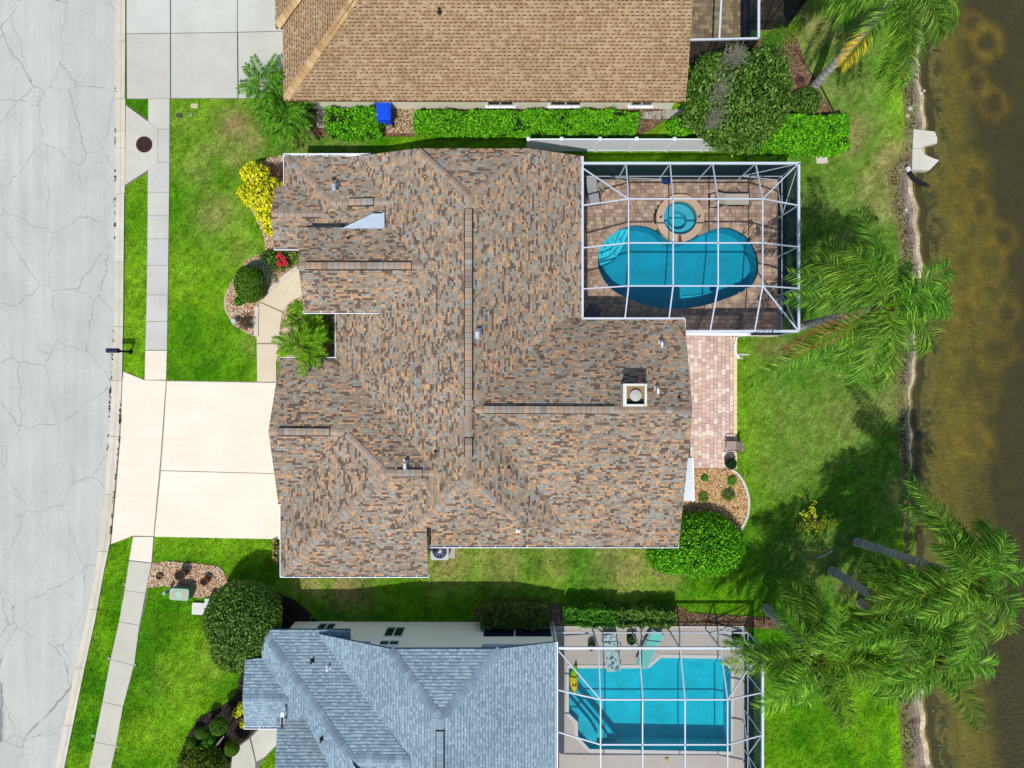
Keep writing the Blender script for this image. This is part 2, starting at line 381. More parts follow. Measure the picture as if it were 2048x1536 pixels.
# ---- lawn sheet (grid with the pools and pond left out)
st = .2
xs = np.arange(-32, 23.01, st); ys = np.arange(-23, 23.01, st)
CX, CY = np.meshgrid((xs[:-1] + xs[1:]) / 2, (ys[:-1] + ys[1:]) / 2)
hole = np.zeros(CX.shape, bool)
from_c = [(*P(1358, 438).xy, 1.5)]
for ring in (POOL, POOL2):
    c = sum((Vector(p) for p in ring), Vector((0, 0))) / len(ring)
    big = [Vector(p) + (Vector(p) - c).normalized() * .32 for p in ring]; hole |= inpoly(CX, CY, big)
hole |= (CX - from_c[0][0]) ** 2 + (CY - from_c[0][1]) ** 2 < 1.35 ** 2
ylist = 768 - CY * FOC / CAM_H
shx = np.interp(ylist.ravel(), [q[1] for q in SHORE_L], [q[0] for q in SHORE_L]).reshape(CX.shape)
hole |= CX > (shx + 2 - 1024) * CAM_H / FOC
vx, vy = np.meshgrid(xs, ys); vc = lawn_col(vx, vy) * .85; nx_ = len(xs)
me = bpy.data.meshes.new("lawn"); fj, fi = np.nonzero(~hole)
me.from_pydata(np.stack([vx, vy, 0 * vx], -1).reshape(-1, 3).tolist(), [], np.stack([fj * nx_ + fi, fj * nx_ + fi + 1, (fj + 1) * nx_ + fi + 1, (fj + 1) * nx_ + fi], 1).tolist())
at = me.attributes.new("Col", 'FLOAT_COLOR', 'POINT'); cc = np.ones((vx.size, 4), dtype=np.float32); cc[:, :3] = vc.reshape(-1, 3); at.data.foreach_set("color", cc.ravel())
me.materials.append(M['lawn']); link("lawn", me, None, None, 'structure')
mb = MB(); g = tuple(np.array(GREEN_A) * .6)
for x0, x1, y0, y1 in ((-700, -32, -700, 700), (-32, 26, 23, 700), (-32, 26, -700, -23)):
    mb.poly([(x0, y0, 0), (x1, y0, 0), (x1, y1, 0), (x0, y1, 0)], g)
build(mb, "ground", M['lawn'], kind='structure')

# ---- street, curb, sidewalk
def strip(left, right, y0, y1, step=30, z=0.0, dl=0, dr=0):
    ysr = list(np.arange(y0, y1, step)) + [y1]
    return [P(interp(left, y) + dl, y) .xy for y in ysr] + [P(interp(right, y) + dr, y).xy for y in ysr[::-1]]
mb = MB(); e = [P(interp(ROAD_E, y), y, 0.004) for y in range(-400, 1761, 40)]
for a, b in zip(e[:-1], e[1:]): mb.poly([(-60, a.y, .004), (-60, b.y, .004), tuple(b), tuple(a)])
ZR = .004
build(mb, "street", M['road'], kind='structure')
nograss([P(-1500, -600).xy, *[P(interp(CURB_E, y), y).xy for y in range(-400, 1761, 40)], P(-1500, 1900).xy])
curb = MB(); cy = list(range(-120, 1701, 35))
for a, b in zip(cy[:-1], cy[1:]):
    curb.poly([P(interp(ROAD_E, a), a, .006), P(interp(ROAD_E, b), b, .006), P(interp(CURB_E, b), b, .006), P(interp(CURB_E, a), a, .006)], (.25, .24, .2))
curb = build(curb, "curb", M['curb'], kind='structure')
joints = [-120, -20, 83, 198, 261, 296, 388, 524, 653, 761, 873, 988, 1103, 1218, 1336, 1450, 1560, 1700]
for a, b in zip(joints[:-1], joints[1:]):
    mb = MB(); prof = [(0.0, .010), (.45, .014), (.62, .03), (.8, .085), (1.0, .095)]; t = random.uniform(.93, 1.04); tc = (t, t * random.uniform(.97, 1.0), t * random.uniform(.92, 1))
    yy = [a + .35 + (b - a - .7) * k / 6 for k in range(7)]
    if 198 <= a < 388: prof = [(0.0, .010), (.45, .014), (.62, .02), (.8, .035), (1.0, .05)]
    row = [[Vector((*P(interp(ROAD_E, y) * (1 - u) + interp(CURB_E, y) * u, y).xy, z)) for u, z in prof] for y in yy]
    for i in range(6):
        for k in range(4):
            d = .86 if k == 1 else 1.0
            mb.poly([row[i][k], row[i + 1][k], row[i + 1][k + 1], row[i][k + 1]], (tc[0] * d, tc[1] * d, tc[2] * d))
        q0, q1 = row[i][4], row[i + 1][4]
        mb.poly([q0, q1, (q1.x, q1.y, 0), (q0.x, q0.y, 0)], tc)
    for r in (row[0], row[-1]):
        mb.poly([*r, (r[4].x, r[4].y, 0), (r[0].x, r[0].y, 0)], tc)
    build(mb, "curb_segment", M['curb'], curb)
def weeds():
    PP = []
    for tab, y0, y1, n in ((CURB_E, 800, 1080, 34), (ROAD_E, 330, 480, 10), (ROAD_E, 660, 800, 14), (ROAD_E, 780, 900, 12), (ROAD_E, 150, 330, 4)):
        for k in range(n):
            y = random.uniform(y0, y1); p = P(interp(tab, y), y)
            for j in range(random.randint(2, 7)): PP.append((p.x + random.gauss(0, .02), p.y + random.gauss(0, .06), .05 if tab is ROAD_E else .12))
    PP = np.array(PP); n = len(PP); s_ = rng.uniform(.012, .026, n); a = rng.uniform(0, 6.28, n); V = np.zeros((n, 4, 3))
    for i, (u, v) in enumerate(((-1, -1), (1, -1), (1, 1), (-1, 1))):
        V[:, i, 0] = PP[:, 0] + (u * np.cos(a) - v * np.sin(a)) * s_; V[:, i, 1] = PP[:, 1] + (u * np.sin(a) + v * np.cos(a)) * s_; V[:, i, 2] = PP[:, 2] + u * s_ * .4
    link("weeds", np_mesh("weeds", V.reshape(-1, 3), 4, np.array([A(70, 72, 44)]) * rng.uniform(.5, 1.2, (n, 1)), M['leaf']), None, None, 'stuff')
weeds()
def slab(parent, pts, z, mat, tone=1.0, gap=.35, name="slab", thick=.05):
    """one concrete slab, edges drawn in a little to leave the joint"""
    c = sum((Vector(p) for p in pts), Vector((0, 0))) / len(pts); q = []
    for p in pts:
        d = Vector(p) - c; q.append(Vector(p) - d.normalized() * .012)
    m_ = MB(); m_.prism(q, z - thick, z, (tone, tone, tone) if not hasattr(tone, '__len__') else tone); return build(m_, name, mat, parent)
def base_sheet(name, polys, mat, z=.006, tone=.35):
    m_ = MB()
    for p in polys:
        m_.fill([Vector((a[0], a[1], z)) for a in p], col=(tone, tone * .95, tone * .85)); nograss(p)
    return build(m_, name, mat, kind='structure')
def px(*pts): return [P(x, y).xy for x, y in pts]
sw = base_sheet("sidewalk", [strip(WALK_W, WALK_E, 196, 760), strip(WALK_W, WALK_E, 1072, 1760)], M['conc'])
yj = [198, 259, 325, 385, 432, 478, 531, 590, 643, 700]
for i, (a, b) in enumerate(zip(yj[:-1], yj[1:])):
    slab(sw, strip(WALK_W, WALK_E, a, b, 200), .05, M['conc'], (random.uniform(.96, 1.03),) * 2 + (random.uniform(.98, 1.02),))
slab(sw, strip(WALK_W, WALK_E, 701, 760, 200), .05, M['drive'], (.97, .97, .96))
slab(sw, px((267, 1073), (308, 1073), (304, 1125), (259, 1120)), .05, M['drive'], .97)
q = [(259, 1121), (304, 1126), (291, 1186), (250, 1180)]
jl = [(259, 1121, 304, 1126), (250, 1180, 292, 1186), (239, 1243, 280, 1250), (222, 1318, 269, 1330), (206, 1403, 247, 1412), (190, 1483, 233, 1491), (172, 1570, 214, 1577), (150, 1670, 194, 1677)]
for a, b in zip(jl[:-1], jl[1:]):
    slab(sw, px((a[0], a[1]), (a[2], a[3]), (b[2], b[3]), (b[0], b[1])), .05, M['conc'], (1.0, .96, .90))
# main driveway (three big pours) and the neighbour's
dw = base_sheet("driveway", [px((247, 742), (290, 760), (600, 765), (600, 1079), (310, 1073), (266, 1072), (222, 1089), (238, 900))], M['walk'], .007, .55)
slab(dw, px((248, 743), (290, 760), (333, 761), (322, 920), (308, 1072), (267, 1071), (223, 1088), (233, 985), (241, 880), (246, 760)), .052, M['drive'], .99)
slab(dw, px((334.5, 762), (600, 766), (600, 948), (322.6, 940.5), (329, 850)), .052, M['drive'], 1.0)
slab(dw, px((322.8, 941.5), (600, 948.8), (600, 1079), (309.6, 1073)), .052, M['drive'], 1.02)
nd = base_sheet("neighbour_driveway", [px((253, -120), (590, -120), (590, 197), (254, 199))], M['conc'], .007, .3)
for p, tn in (([(254, -120), (341, -120), (341, 67), (254, 68)], (1.03, 1.05, 1.04)), ([(343, -120), (475, -120), (475, 65), (343, 67)], (1.04, 1.06, 1.05)), ([(476, -120), (590, -120), (590, 62), (476, 65)], (1.03, 1.05, 1.04)),
              ([(254, 69), (341, 68), (341, 198), (255, 198)], (.97, .94, .91)), ([(343, 68), (475, 66), (476, 197), (343, 197)], (.98, .97, .95)), ([(477, 66), (590, 63), (590, 197), (478, 197)], (1.0, .99, .97))):
    slab(nd, px(*p), .05, M['conc'], tn)
inlet = base_sheet("storm_inlet_apron", [px((252, 208), (297, 240), (319, 259), (319, 326), (297, 344), (250, 374))], M['conc'], .007, .3)
slab(inlet, px((253, 211), (297, 243), (317, 260), (317, 325), (297, 341), (251, 371)), .075, M['conc'], (1.02, .99, .94), thick=.07)
wk = base_sheet("front_walkway", [px((515, 765), (513, 672), (515, 612), (540, 582), (594, 536), (640, 536), (640, 590), (600, 595), (580, 606), (567, 622), (562, 650), (557, 690), (552, 720), (552, 765))], M['walk'], .007, .5)
for p in ([(515, 764), (514, 688), (558, 688), (553, 720), (553, 764)], [(514, 686), (515, 613), (521, 605), (565, 625), (562, 650), (558, 686)], [(522, 604), (540, 583), (594, 537), (640, 537), (640, 590), (600, 594), (580, 606), (566, 623)]):
    slab(wk, px(*p), .05, M['walk'], 1.0)
swk = base_sheet("neighbour_walkway", [px((465, 1500), (500, 1474), (520, 1452), (640, 1450), (640, 1480), (555, 1490), (530, 1515), (515, 1540), (510, 1600), (455, 1600))], M['conc'], .007, .3)
for p in ([(466, 1501), (500, 1476), (512, 1525), (508, 1600), (457, 1600)], [(502, 1474), (521, 1454), (640, 1452), (640, 1479), (555, 1488), (530, 1513), (513, 1523), (508, 1500)]):
    slab(swk, px(*p), .05, M['conc'], (1.0, .98, .94))

# ---- planting beds of wood chip
def bed(name, pxs, cols, dens=1100, base=(.07, .045, .03), size=.034):
    p = px(*pxs); nograss(p); m_ = MB(); m_.fill([Vector((a[0], a[1], .012)) for a in p], col=base)
    b = build(m_, name, M['chip'], kind='structure')
    xa = [a[0] for a in p]; ya = [a[1] for a in p]; ar = (max(xa) - min(xa)) * (max(ya) - min(ya)); n = int(ar * dens)
    x = rng.uniform(min(xa), max(xa), n); y = rng.uniform(min(ya), max(ya), n); k = inpoly(x, y, p); x, y = x[k], y[k]; n = len(x)
    a = rng.uniform(0, 6.283, n); l = rng.uniform(.5, 1.3, n) * size; wd = l * rng.uniform(.3, .7, n)
    ux, uy = np.cos(a), np.sin(a); tz = rng.normal(0, .25, n); z = rng.uniform(.02, .05, n)
    V = np.zeros((n, 4, 3))
    for i, (s, t_) in enumerate(((-1, -1), (1, -1), (1, 1), (-1, 1))):
        V[:, i, 0] = x + ux * l * s - uy * wd * t_; V[:, i, 1] = y + uy * l * s + ux * wd * t_; V[:, i, 2] = z + tz * l * s + .02
    ci = rng.integers(0, len(cols), n); cc = np.array(cols)[ci] * rng.uniform(.7, 1.25, (n, 1))
    link("wood_chips", np_mesh("wood_chips", V.reshape(-1, 3), 4, cc, M['chip']), b, None, 'stuff'); return b
GOLD = [A(222, 176, 112), A(240, 205, 150), A(204, 150, 88), A(246, 226, 188), A(190, 130, 80)]
PINK = [A(222, 184, 140), A(240, 215, 180), A(200, 150, 110), A(250, 238, 215), A(170, 110, 80)]
BROWN = [A(130, 100, 76), A(160, 128, 98), A(96, 72, 56), A(180, 150, 122), A(110, 88, 62)]
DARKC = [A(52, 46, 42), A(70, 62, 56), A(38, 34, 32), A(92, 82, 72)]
bed("front_bed", [(540, 316), (572, 311), (600, 311), (610, 380), (610, 536), (594, 535), (560, 560), (540, 582), (514, 612), (513, 676), (500, 668), (470, 650), (453, 620), (450, 600), (458, 575), (475, 545), (495, 520), (532, 503), (528, 470), (510, 430), (490, 400), (490, 350)], PINK)
bed("entry_bed", [(600, 594), (640, 592), (680, 628), (680, 722), (552, 722), (557, 690), (562, 650), (567, 622), (580, 606)], PINK)
bed("kerbside_bed", [(304, 1126), (335, 1122), (400, 1127), (440, 1133), (457, 1160), (442, 1183), (400, 1196), (352, 1184), (335, 1171), (296, 1175)], PINK)
bed("back_bed", [(1380, 937), (1461, 937), (1478, 950), (1491, 975), (1497, 1005), (1495, 1030), (1480, 1061), (1440, 1075), (1330, 1080)], GOLD)
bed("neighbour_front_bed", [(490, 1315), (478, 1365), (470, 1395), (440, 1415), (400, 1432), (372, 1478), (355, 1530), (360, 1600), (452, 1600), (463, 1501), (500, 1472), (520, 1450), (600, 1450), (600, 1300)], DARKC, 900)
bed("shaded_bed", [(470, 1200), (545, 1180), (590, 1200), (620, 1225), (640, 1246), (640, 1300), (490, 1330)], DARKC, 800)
bed("far_hedge_bed", [(600, 205), (1330, 205), (1330, 240), (1300, 262), (1270, 272), (640, 274), (600, 262)], BROWN, 700)
bed("palm_bed", [(1500, 90), (1555, 60), (1592, 62), (1604, 110), (1640, 190), (1668, 228), (1640, 240), (1400, 240), (1400, 130)], BROWN, 800)
bed("side_hedge_bed", [(950, 1215), (1130, 1205), (1360, 1213), (1380, 1225), (1560, 1236), (1560, 1256), (950, 1256)], BROWN, 700)
bed("bush_bed", [(1282, 1096), (1300, 1092), (1480, 1070), (1480, 1120), (1420, 1150), (1340, 1150), (1300, 1130)], BROWN, 600)

# ---- shore bank and pond
mb = MB(); ypx = np.arange(-300, 1801, 14)
rows = []
for y in ypx:
    l = interp(SHORE_L, y) - 16; r = interp(WATER_L, y); wob = math.sin(y * .11) * 2.5 + math.sin(y * .037) * 3
    r += wob
    prof = [(l, .012), (l + (r - l) * .35, .02), (l + (r - l) * .5, -.03), (l + (r - l) * .62, -.10), (l + (r - l) * .78, -.18), (r, -.31), (r + 7, -.42), (r + 24, -.50)]
    rows.append([Vector((*P(x, y).xy, z)) for x, z in prof])
CB = [A(128, 122, 76, .8), A(128, 112, 92, .9), A(124, 112, 98, .95), A(142, 128, 112, .95), A(200, 182, 150, .9), A(190, 168, 130, .9), A(88, 80, 56)]
for a, b in zip(rows[:-1], rows[1:]):
    for k in range(7):
        n_ = float(fbm(np.array(a[k].x), np.array(a[k].y), .5)); f = .45 + 1.1 * n_
        mb.poly([a[k], b[k], b[k + 1], a[k + 1]], tuple(c * f for c in CB[k]))
build(mb, "shore_bank", M['soil'], kind='structure', smooth=True)
nograss([P(interp(SHORE_L, y) + 4 + 5 * math.sin(y * .3) + random.uniform(-7, 7), y).xy for y in range(-300, 1801, 4)] + [P(2400, 1800).xy, P(2400, -300).xy])
RING = [(1985, 75, 30, 1), (1955, 45, 22, .6), (1955, 350, 28, .7), (1968, 412, 26, .8), (1935, 620, 24, .9), (1960, 590, 18, .5), (1990, 520, 34, .7), (1960, 885, 30, 1.1), (2025, 470, 26, .5), (2010, 700, 34, .5), (1930, 420, 22, .4), (1960, 160, 26, .7), (2000, 200, 28, .6), (1985, 800, 26, .5), (2030, 620, 26, .5), (1920, 340, 22, .4)]
RW = [(*P(x, y, -.9).xy, r / 38.5, s) for x, y, r, s in RING]
yv = np.arange(-24, 24.01, .14); uv = np.linspace(0, 1, 58)
x0 = np.array([P(interp(WATER_L, 768 - y * FOC / CAM_H) + 5, 0).x for y in yv])
X = x0[:, None] + (uv[None, :] ** 1.0) * (28.5 - x0[:, None]); Y = np.repeat(yv[:, None], len(uv), 1)
D = X - x0[:, None]; Z = -.42 - 1.25 * np.clip(D / 5.5, 0, 1) ** .8
Z += .07 * (fbm(X, Y, .9) - .5)
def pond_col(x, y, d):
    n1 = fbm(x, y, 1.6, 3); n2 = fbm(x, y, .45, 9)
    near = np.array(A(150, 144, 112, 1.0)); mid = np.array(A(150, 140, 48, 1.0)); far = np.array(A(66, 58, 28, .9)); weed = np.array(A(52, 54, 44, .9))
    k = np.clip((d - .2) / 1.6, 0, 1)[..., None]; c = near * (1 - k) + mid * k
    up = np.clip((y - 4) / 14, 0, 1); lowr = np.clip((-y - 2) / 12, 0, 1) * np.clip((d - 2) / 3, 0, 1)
    k2 = np.clip((d - 2.4) / 3.4 + up * .85 * np.clip((d - 1) / 2, 0, 1) + lowr * .45 + (n1 - .5) * .9, 0, 1)[..., None]; c = c * (1 - k2) + far * k2  # darker offshore: deep muck plus light lost with depth, put into the colour
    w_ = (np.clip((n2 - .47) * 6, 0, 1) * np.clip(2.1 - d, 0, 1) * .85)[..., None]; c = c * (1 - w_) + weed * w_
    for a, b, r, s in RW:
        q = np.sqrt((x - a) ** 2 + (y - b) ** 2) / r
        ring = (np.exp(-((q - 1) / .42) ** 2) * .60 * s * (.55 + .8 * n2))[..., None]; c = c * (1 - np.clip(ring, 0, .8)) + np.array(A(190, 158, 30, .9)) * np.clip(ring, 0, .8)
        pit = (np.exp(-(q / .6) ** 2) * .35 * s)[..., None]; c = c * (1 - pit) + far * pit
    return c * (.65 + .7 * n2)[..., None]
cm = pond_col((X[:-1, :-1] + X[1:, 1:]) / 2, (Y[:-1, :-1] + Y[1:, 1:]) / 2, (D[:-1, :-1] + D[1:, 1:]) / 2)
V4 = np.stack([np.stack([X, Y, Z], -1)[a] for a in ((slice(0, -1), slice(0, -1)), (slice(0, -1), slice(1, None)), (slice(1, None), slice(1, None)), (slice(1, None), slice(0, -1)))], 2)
n = 5200; yy = rng.uniform(-22, 22, n); yp = 768 - yy * FOC / CAM_H; tt = rng.beta(1.2, 2.0, n)
l_ = np.interp(yp, [q[1] for q in SHORE_L], [q[0] for q in SHORE_L]); r_ = np.interp(yp, [q[1] for q in WATER_L], [q[0] for q in WATER_L])
xx = (l_ - 10 + (r_ - l_) * tt - 1024) * CAM_H / FOC; dn_ = fbm(xx, yy, .8, 60); kk = dn_ > .42; xx, yy, tt = xx[kk], yy[kk], tt[kk]; n = len(xx)
a = rng.uniform(0, 6.28, n); s_ = rng.uniform(.012, .05, n); V = np.zeros((n, 4, 3)); zz = np.interp(tt, [0, .35, .5, .62, .78, 1], [.04, .035, -.01, -.08, -.15, -.28])
for i, (u, v) in enumerate(((-1, -.5), (1, -.5), (1, .5), (-1, .5))):
    V[:, i, 0] = xx + (u * np.cos(a) - v * np.sin(a)) * s_; V[:, i, 1] = yy + (u * np.sin(a) + v * np.cos(a)) * s_; V[:, i, 2] = zz + .02 + u * s_ * .3
dc = np.array([A(60, 50, 44), A(84, 70, 60), A(120, 104, 88), A(168, 156, 140), A(46, 40, 36)])[rng.integers(0, 5, n)]
link("shore_debris", np_mesh("shore_debris", V.reshape(-1, 3), 4, dc * rng.uniform(.7, 1.3, (n, 1)), M['chip']), None, None, 'stuff')
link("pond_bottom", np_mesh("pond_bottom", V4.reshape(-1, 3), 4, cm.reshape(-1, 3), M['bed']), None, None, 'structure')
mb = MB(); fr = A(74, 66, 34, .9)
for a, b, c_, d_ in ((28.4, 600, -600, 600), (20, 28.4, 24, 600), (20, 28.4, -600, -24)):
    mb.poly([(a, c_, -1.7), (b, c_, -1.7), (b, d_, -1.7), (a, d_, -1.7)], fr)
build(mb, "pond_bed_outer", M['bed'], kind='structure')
mb = MB(); e = [Vector((P(interp(WATER_L, y) - 4, 0).x, P(0, y).y, -.31)) for y in range(-320, 1821, 20)]
e = [Vector((e[0].x, 600, -.31))] + e + [Vector((e[-1].x, -600, -.31))]
for a, b in zip(e[:-1], e[1:]): mb.poly([a, b, (600, b.y, -.31), (600, a.y, -.31)])
build(mb, "pond_water", M['pondwater'], kind='structure')
# ================================================================ HOUSES
def plane3(pts):
    a, b, c = (P(*q) for q in pts); n = (b - a).cross(c - a).normalized()
    if n.z < 0: n = -n
    return a, n
def onplane(px_, py_, pl):
    a, n = pl; d = Vector(((px_ - 1024) / FOC, (768 - py_) / FOC, -1.0)); o = Vector((0, 0, CAM_H))
    return o + d * ((a - o).dot(n) / d.dot(n))
def clip_rect(poly, u0, u1, v0, v1):
    for ax, lim, sg in ((0, u0, 1), (0, u1, -1), (1, v0, 1), (1, v1, -1)):
        out = []; n = len(poly)
        for i in range(n):
            a, b = poly[i - 1], poly[i]; da, db = (a[ax] - lim) * sg, (b[ax] - lim) * sg
            if (da >= 0) != (db >= 0):
                t = da / (da - db); out.append((a[0] + (b[0] - a[0]) * t, a[1] + (b[1] - a[1]) * t))
            if db >= 0: out.append(b)
        poly = out
        if len(poly) < 3: return []
    return poly
def pin(u, v, poly):
    ins = False; n = len(poly)
    for i in range(n):
        x1, y1 = poly[i]; x2, y2 = poly[i - 1]
        if (y1 > v) != (y2 > v) and u < (x2 - x1) * (v - y1) / (y2 - y1) + x1: ins = not ins
    return ins
class Roof:
    """roof planes with shingle courses; the largest tabs become objects of their own"""
    def __init__(s, house, mat_deck, style, course, palette, widths):
        s.house, s.style, s.course, s.pal, s.widths = house, style, course, palette, widths
        s.deck = MB(); s.bulk = MB(); s.cand = []; s.mat = mat_deck; s.planes = {}
    def face(s, name, pxs, pl3):
        pl = plane3(pl3); s.planes[name] = pl; pts = [onplane(x, y, pl) for x, y in pxs]
        ar = sum(pts[i - 1].x * pts[i].y - pts[i].x * pts[i - 1].y for i in range(len(pts)))
        if ar < 0: pts = pts[::-1]
        s.deck.fill(pts, col=(1, 1, 1)); n = len(pts)
        for i in range(n):           # board thickness
            a, b = pts[i], pts[(i + 1) % n]; dz = Vector((0, 0, .14)); s.deck.poly([a - dz, b - dz, b, a], (1, 1, 1))
        nrm = pl[1]; u = Vector((nrm.y, -nrm.x, 0)).normalized(); v = nrm.cross(u).normalized()
        if v.z < 0: v = -v; u = -u
        o = pl[0]; q = [((p - o).dot(u), (p - o).dot(v)) for p in pts]
        us = [a[0] for a in q]; vs = [a[1] for a in q]; cs = s.course
        r = 0; vv = min(vs)
        while vv < max(vs):
            uu = min(us) - random.random() * .3
            while uu < max(us):
                wd, pieces = s.style(s, r)
                for (du0, du1, dv0, dv1, t, col) in pieces:
                    s.tab(o, u, v, nrm, q, uu + du0, uu + du1, vv + dv0, vv + dv1, t, col, wd)
                uu += wd
            vv += cs; r += 1
    def tab(s, o, u, v, nrm, q, u0, u1, v0, v1, t, col, wd):
        ins = [pin(a, b, q) for a, b in ((u0, v0), (u1, v0), (u1, v1), (u0, v1))]
        full = all(ins) and pin((u0 + u1) / 2, (v0 + v1) / 2, q)
        if full: c = [(u0, v0), (u1, v0), (u1, v1), (u0, v1)]
        else:
            c = clip_rect(q, u0, u1, v0, v1)
            if len(c) < 3: return
            if abs(sum(c[i - 1][0] * c[i][1] - c[i][0] * c[i - 1][1] for i in range(len(c)))) < 2e-4: return
        if full and t > .008: s.cand.append((o, u, v, nrm, u0, u1, v0, v1, t, col))
        else: s.emit(s.bulk, o, u, v, nrm, c, v0, v1, t, col)
    def emit(s, mb, o, u, v, nrm, c, v0, v1, t, col):
        h = v1 - v0
        top = [o + u * a + v * b + nrm * (t - (t - .004) * (b - v0) / h * .8) for a, b in c]
        if (top[1] - top[0]).cross(top[2] - top[0]).dot(nrm) < 0: top = top[::-1]
        mb.poly(top, col)
        n = len(top)
        for i in range(n):
            a, b = top[i], top[(i + 1) % n]
            mb.poly([a - nrm * (t + .002), b - nrm * (t + .002), b, a], col)
    def finish(s, singles=300, z=0):
        roof = build(s.deck, "roof", s.mat, s.house)
        k = sorted(range(len(s.cand)), key=lambda i: -(s.cand[i][5] - s.cand[i][4]) * (1 + random.random() * .15))
        sing = set(k[:singles]); cache = {}
        og = Vector(org(roof))
        for i, c in enumerate(s.cand):
            o, u, v, nrm, u0, u1, v0, v1, t, col = c
            if i not in sing:
                s.emit(s.bulk, o, u, v, nrm, [(u0, v0), (u1, v0), (u1, v1), (u0, v1)], v0, v1, t, col); continue
            key = (round(u1 - u0, 3), round(v1 - v0, 3), tuple(round(x, 2) for x in col))
            if key not in cache:
                m_ = MB(); s.emit(m_, Vector(), Vector((1, 0, 0)), Vector((0, 1, 0)), Vector((0, 0, 1)), [(0, 0), (u1 - u0, 0), (u1 - u0, v1 - v0), (0, v1 - v0)], 0, v1 - v0, t, col)
                cache[key] = m_.mesh("shingle", M['shingle'])
            ob = link("shingle", cache[key], roof)
            ob.matrix_local = Matrix.Translation(o + u * u0 + v * v0 - og) @ Matrix((u, v, nrm)).transposed().to_4x4()
        build(s.bulk, "shingles", M['shingle'], roof, kind='stuff')
        s.roof = roof; return roof
    def caps(s, a, b, pl1, pl2, pal, width=.15, step=.26, lift=.02):
        """ridge or hip caps from pixel a to b (on plane pl1), one bent piece after another"""
        p1, p2 = s.planes[pl1], s.planes[pl2]; A_, B_ = onplane(*a, p1), onplane(*b, p1)
        d = (B_ - A_); ln = d.length; d.normalize()
        s1 = d.cross(p1[1]).normalized(); s2 = -d.cross(p2[1]).normalized()
        if s1.z > 0: s1 = -s1
        if s2.z > 0: s2 = -s2
        if s1.dot(s2) > .2: s2 = -Vector((s1.x, s1.y, -s1.z))
        n = max(1, int(ln / step)); up = Vector((0, 0, 1))
        for i in range(n):
            c = A_ + d * (i * ln / n); e = A_ + d * ((i + 1) * ln / n - .012)
            m_ = MB(); col = jit(random.choice(pal), .08); l0, l1 = lift, lift + .014
            for sd in (s1, s2):
                qd = [c + up * l0, e + up * l1, e + sd * width + up * l1, c + sd * width + up * l0]
                nn = (qd[1] - qd[0]).cross(qd[3] - qd[0])
                if nn.z < 0: qd = [qd[0], qd[3], qd[2], qd[1]]
                m_.poly(qd, col)
                for j in range(4):
                    f, g_ = qd[j], qd[(j + 1) % 4]; m_.poly([f - up * .025, g_ - up * .025, g_, f], col)
            build(m_, "ridge_cap", M['shingle'], s.roof)
    def ridge_vent(s, a, b, pl1, pl2, pal, width=.155):
        p1, p2 = s.planes[pl1], s.planes[pl2]; A_, B_ = onplane(*a, p1), onplane(*b, p1); d = (B_ - A_); ln = d.length; d.normalize()
        sd = Vector((-d.y, d.x, 0)); up = Vector((0, 0, 1)); m_ = MB()
        m_.beam(A_ + up * .02, B_ + up * .02, width * 2 + .07, .07, (.008, .008, .009))
        v_ = build(m_, "ridge_vent", M['attr'], s.roof)
        n = int(ln / .24)
        for i in range(n):
            c = A_ + d * (i * ln / n + .006); e = A_ + d * ((i + 1) * ln / n - .006); col = jit(random.choice(pal), .08); m_ = MB()
            for k in (-1, 1):
                qd = [c + up * .095, e + up * .10, e + sd * k * width + up * .07, c + sd * k * width + up * .065]
                if (qd[1] - qd[0]).cross(qd[3] - qd[0]).z < 0: qd = [qd[0], qd[3], qd[2], qd[1]]
                m_.poly(qd, col)
            build(m_, "ridge_cap", M['shingle'], s.roof)
K_ = .98
PAL_MAIN = [A(194, 152, 113, .98), A(184, 144, 109, .98), A(198, 160, 122, .98), A(148, 142, 126, .98), A(142, 132, 114, .98), A(150, 144, 132, .98), A(154, 157, 150, .98), A(147, 151, 145, .98), A(96, 81, 72, .98), A(88, 74, 68, .98), A(110, 93, 82, .98), A(138, 122, 106, .98), A(148, 128, 110, .98), A(142, 136, 120, .98), A(168, 138, 112, .98)]
PAL_CAP = [A(168, 146, 124, .88), A(158, 146, 132, .88), A(162, 148, 130, .88), A(188, 150, 120, .88), A(154, 160, 158, .88), A(122, 108, 100, .88), A(150, 140, 126, .88)]
PAL_CAP = [tuple(.55 * a + .45 * b for a, b in zip(c, A(160, 142, 124, .98))) for c in PAL_CAP]
def style_main(s, r):
    wd = random.choice((.08, .10, .12, .14, .17, .20, .25)); s.k = getattr(s, 'k', 0) + 1; h = s.course
    if random.random() > .10 or not hasattr(s, 'last'): s.last = random.choice(s.pal)
    col = tuple(.84 * a + .16 * b for a, b in zip(s.last, A(150, 132, 110, .98)))
    t = random.choice((.012, .02)); gap = random.choice((.006, .012, .018))
    return wd, [(.003, wd - random.choice((.003, .008)), gap, h + .001, t, col)]
PAL_TAN = [A(187, 160, 124, .74), A(182, 154, 118, .74), A(191, 165, 131, .74), A(178, 149, 113, .74)]
TAN_DK = [A(112, 80, 52, .62), A(128, 92, 62, .62), A(100, 70, 46, .62)]
def style_tan(s, r):
    wd = random.choice((.20, .23, .26)); h = s.course; dk = random.choice((.11, .13, .15, .17)); p = random.random()
    col = random.choice(s.pal)
    out = [(0, wd - .003, .006, h + .001, .012, col)]
    if p < .90: out.append((wd - dk, wd - .004, .006, .062, .019, random.choice(TAN_DK)))
    if p < .25: out[0] = (0, wd - .003, .006, h + .001, .012, A(172, 142, 106, .74))
    return wd, out
PAL_BLUE = [A(146, 169, 182, .74), A(152, 175, 187, .74), A(157, 181, 192, .74), A(140, 163, 177, .74), A(154, 178, 190, .74)]
BLUE_HI = [A(170, 193, 203, .76), A(166, 189, 200, .76), A(176, 198, 208, .76)]
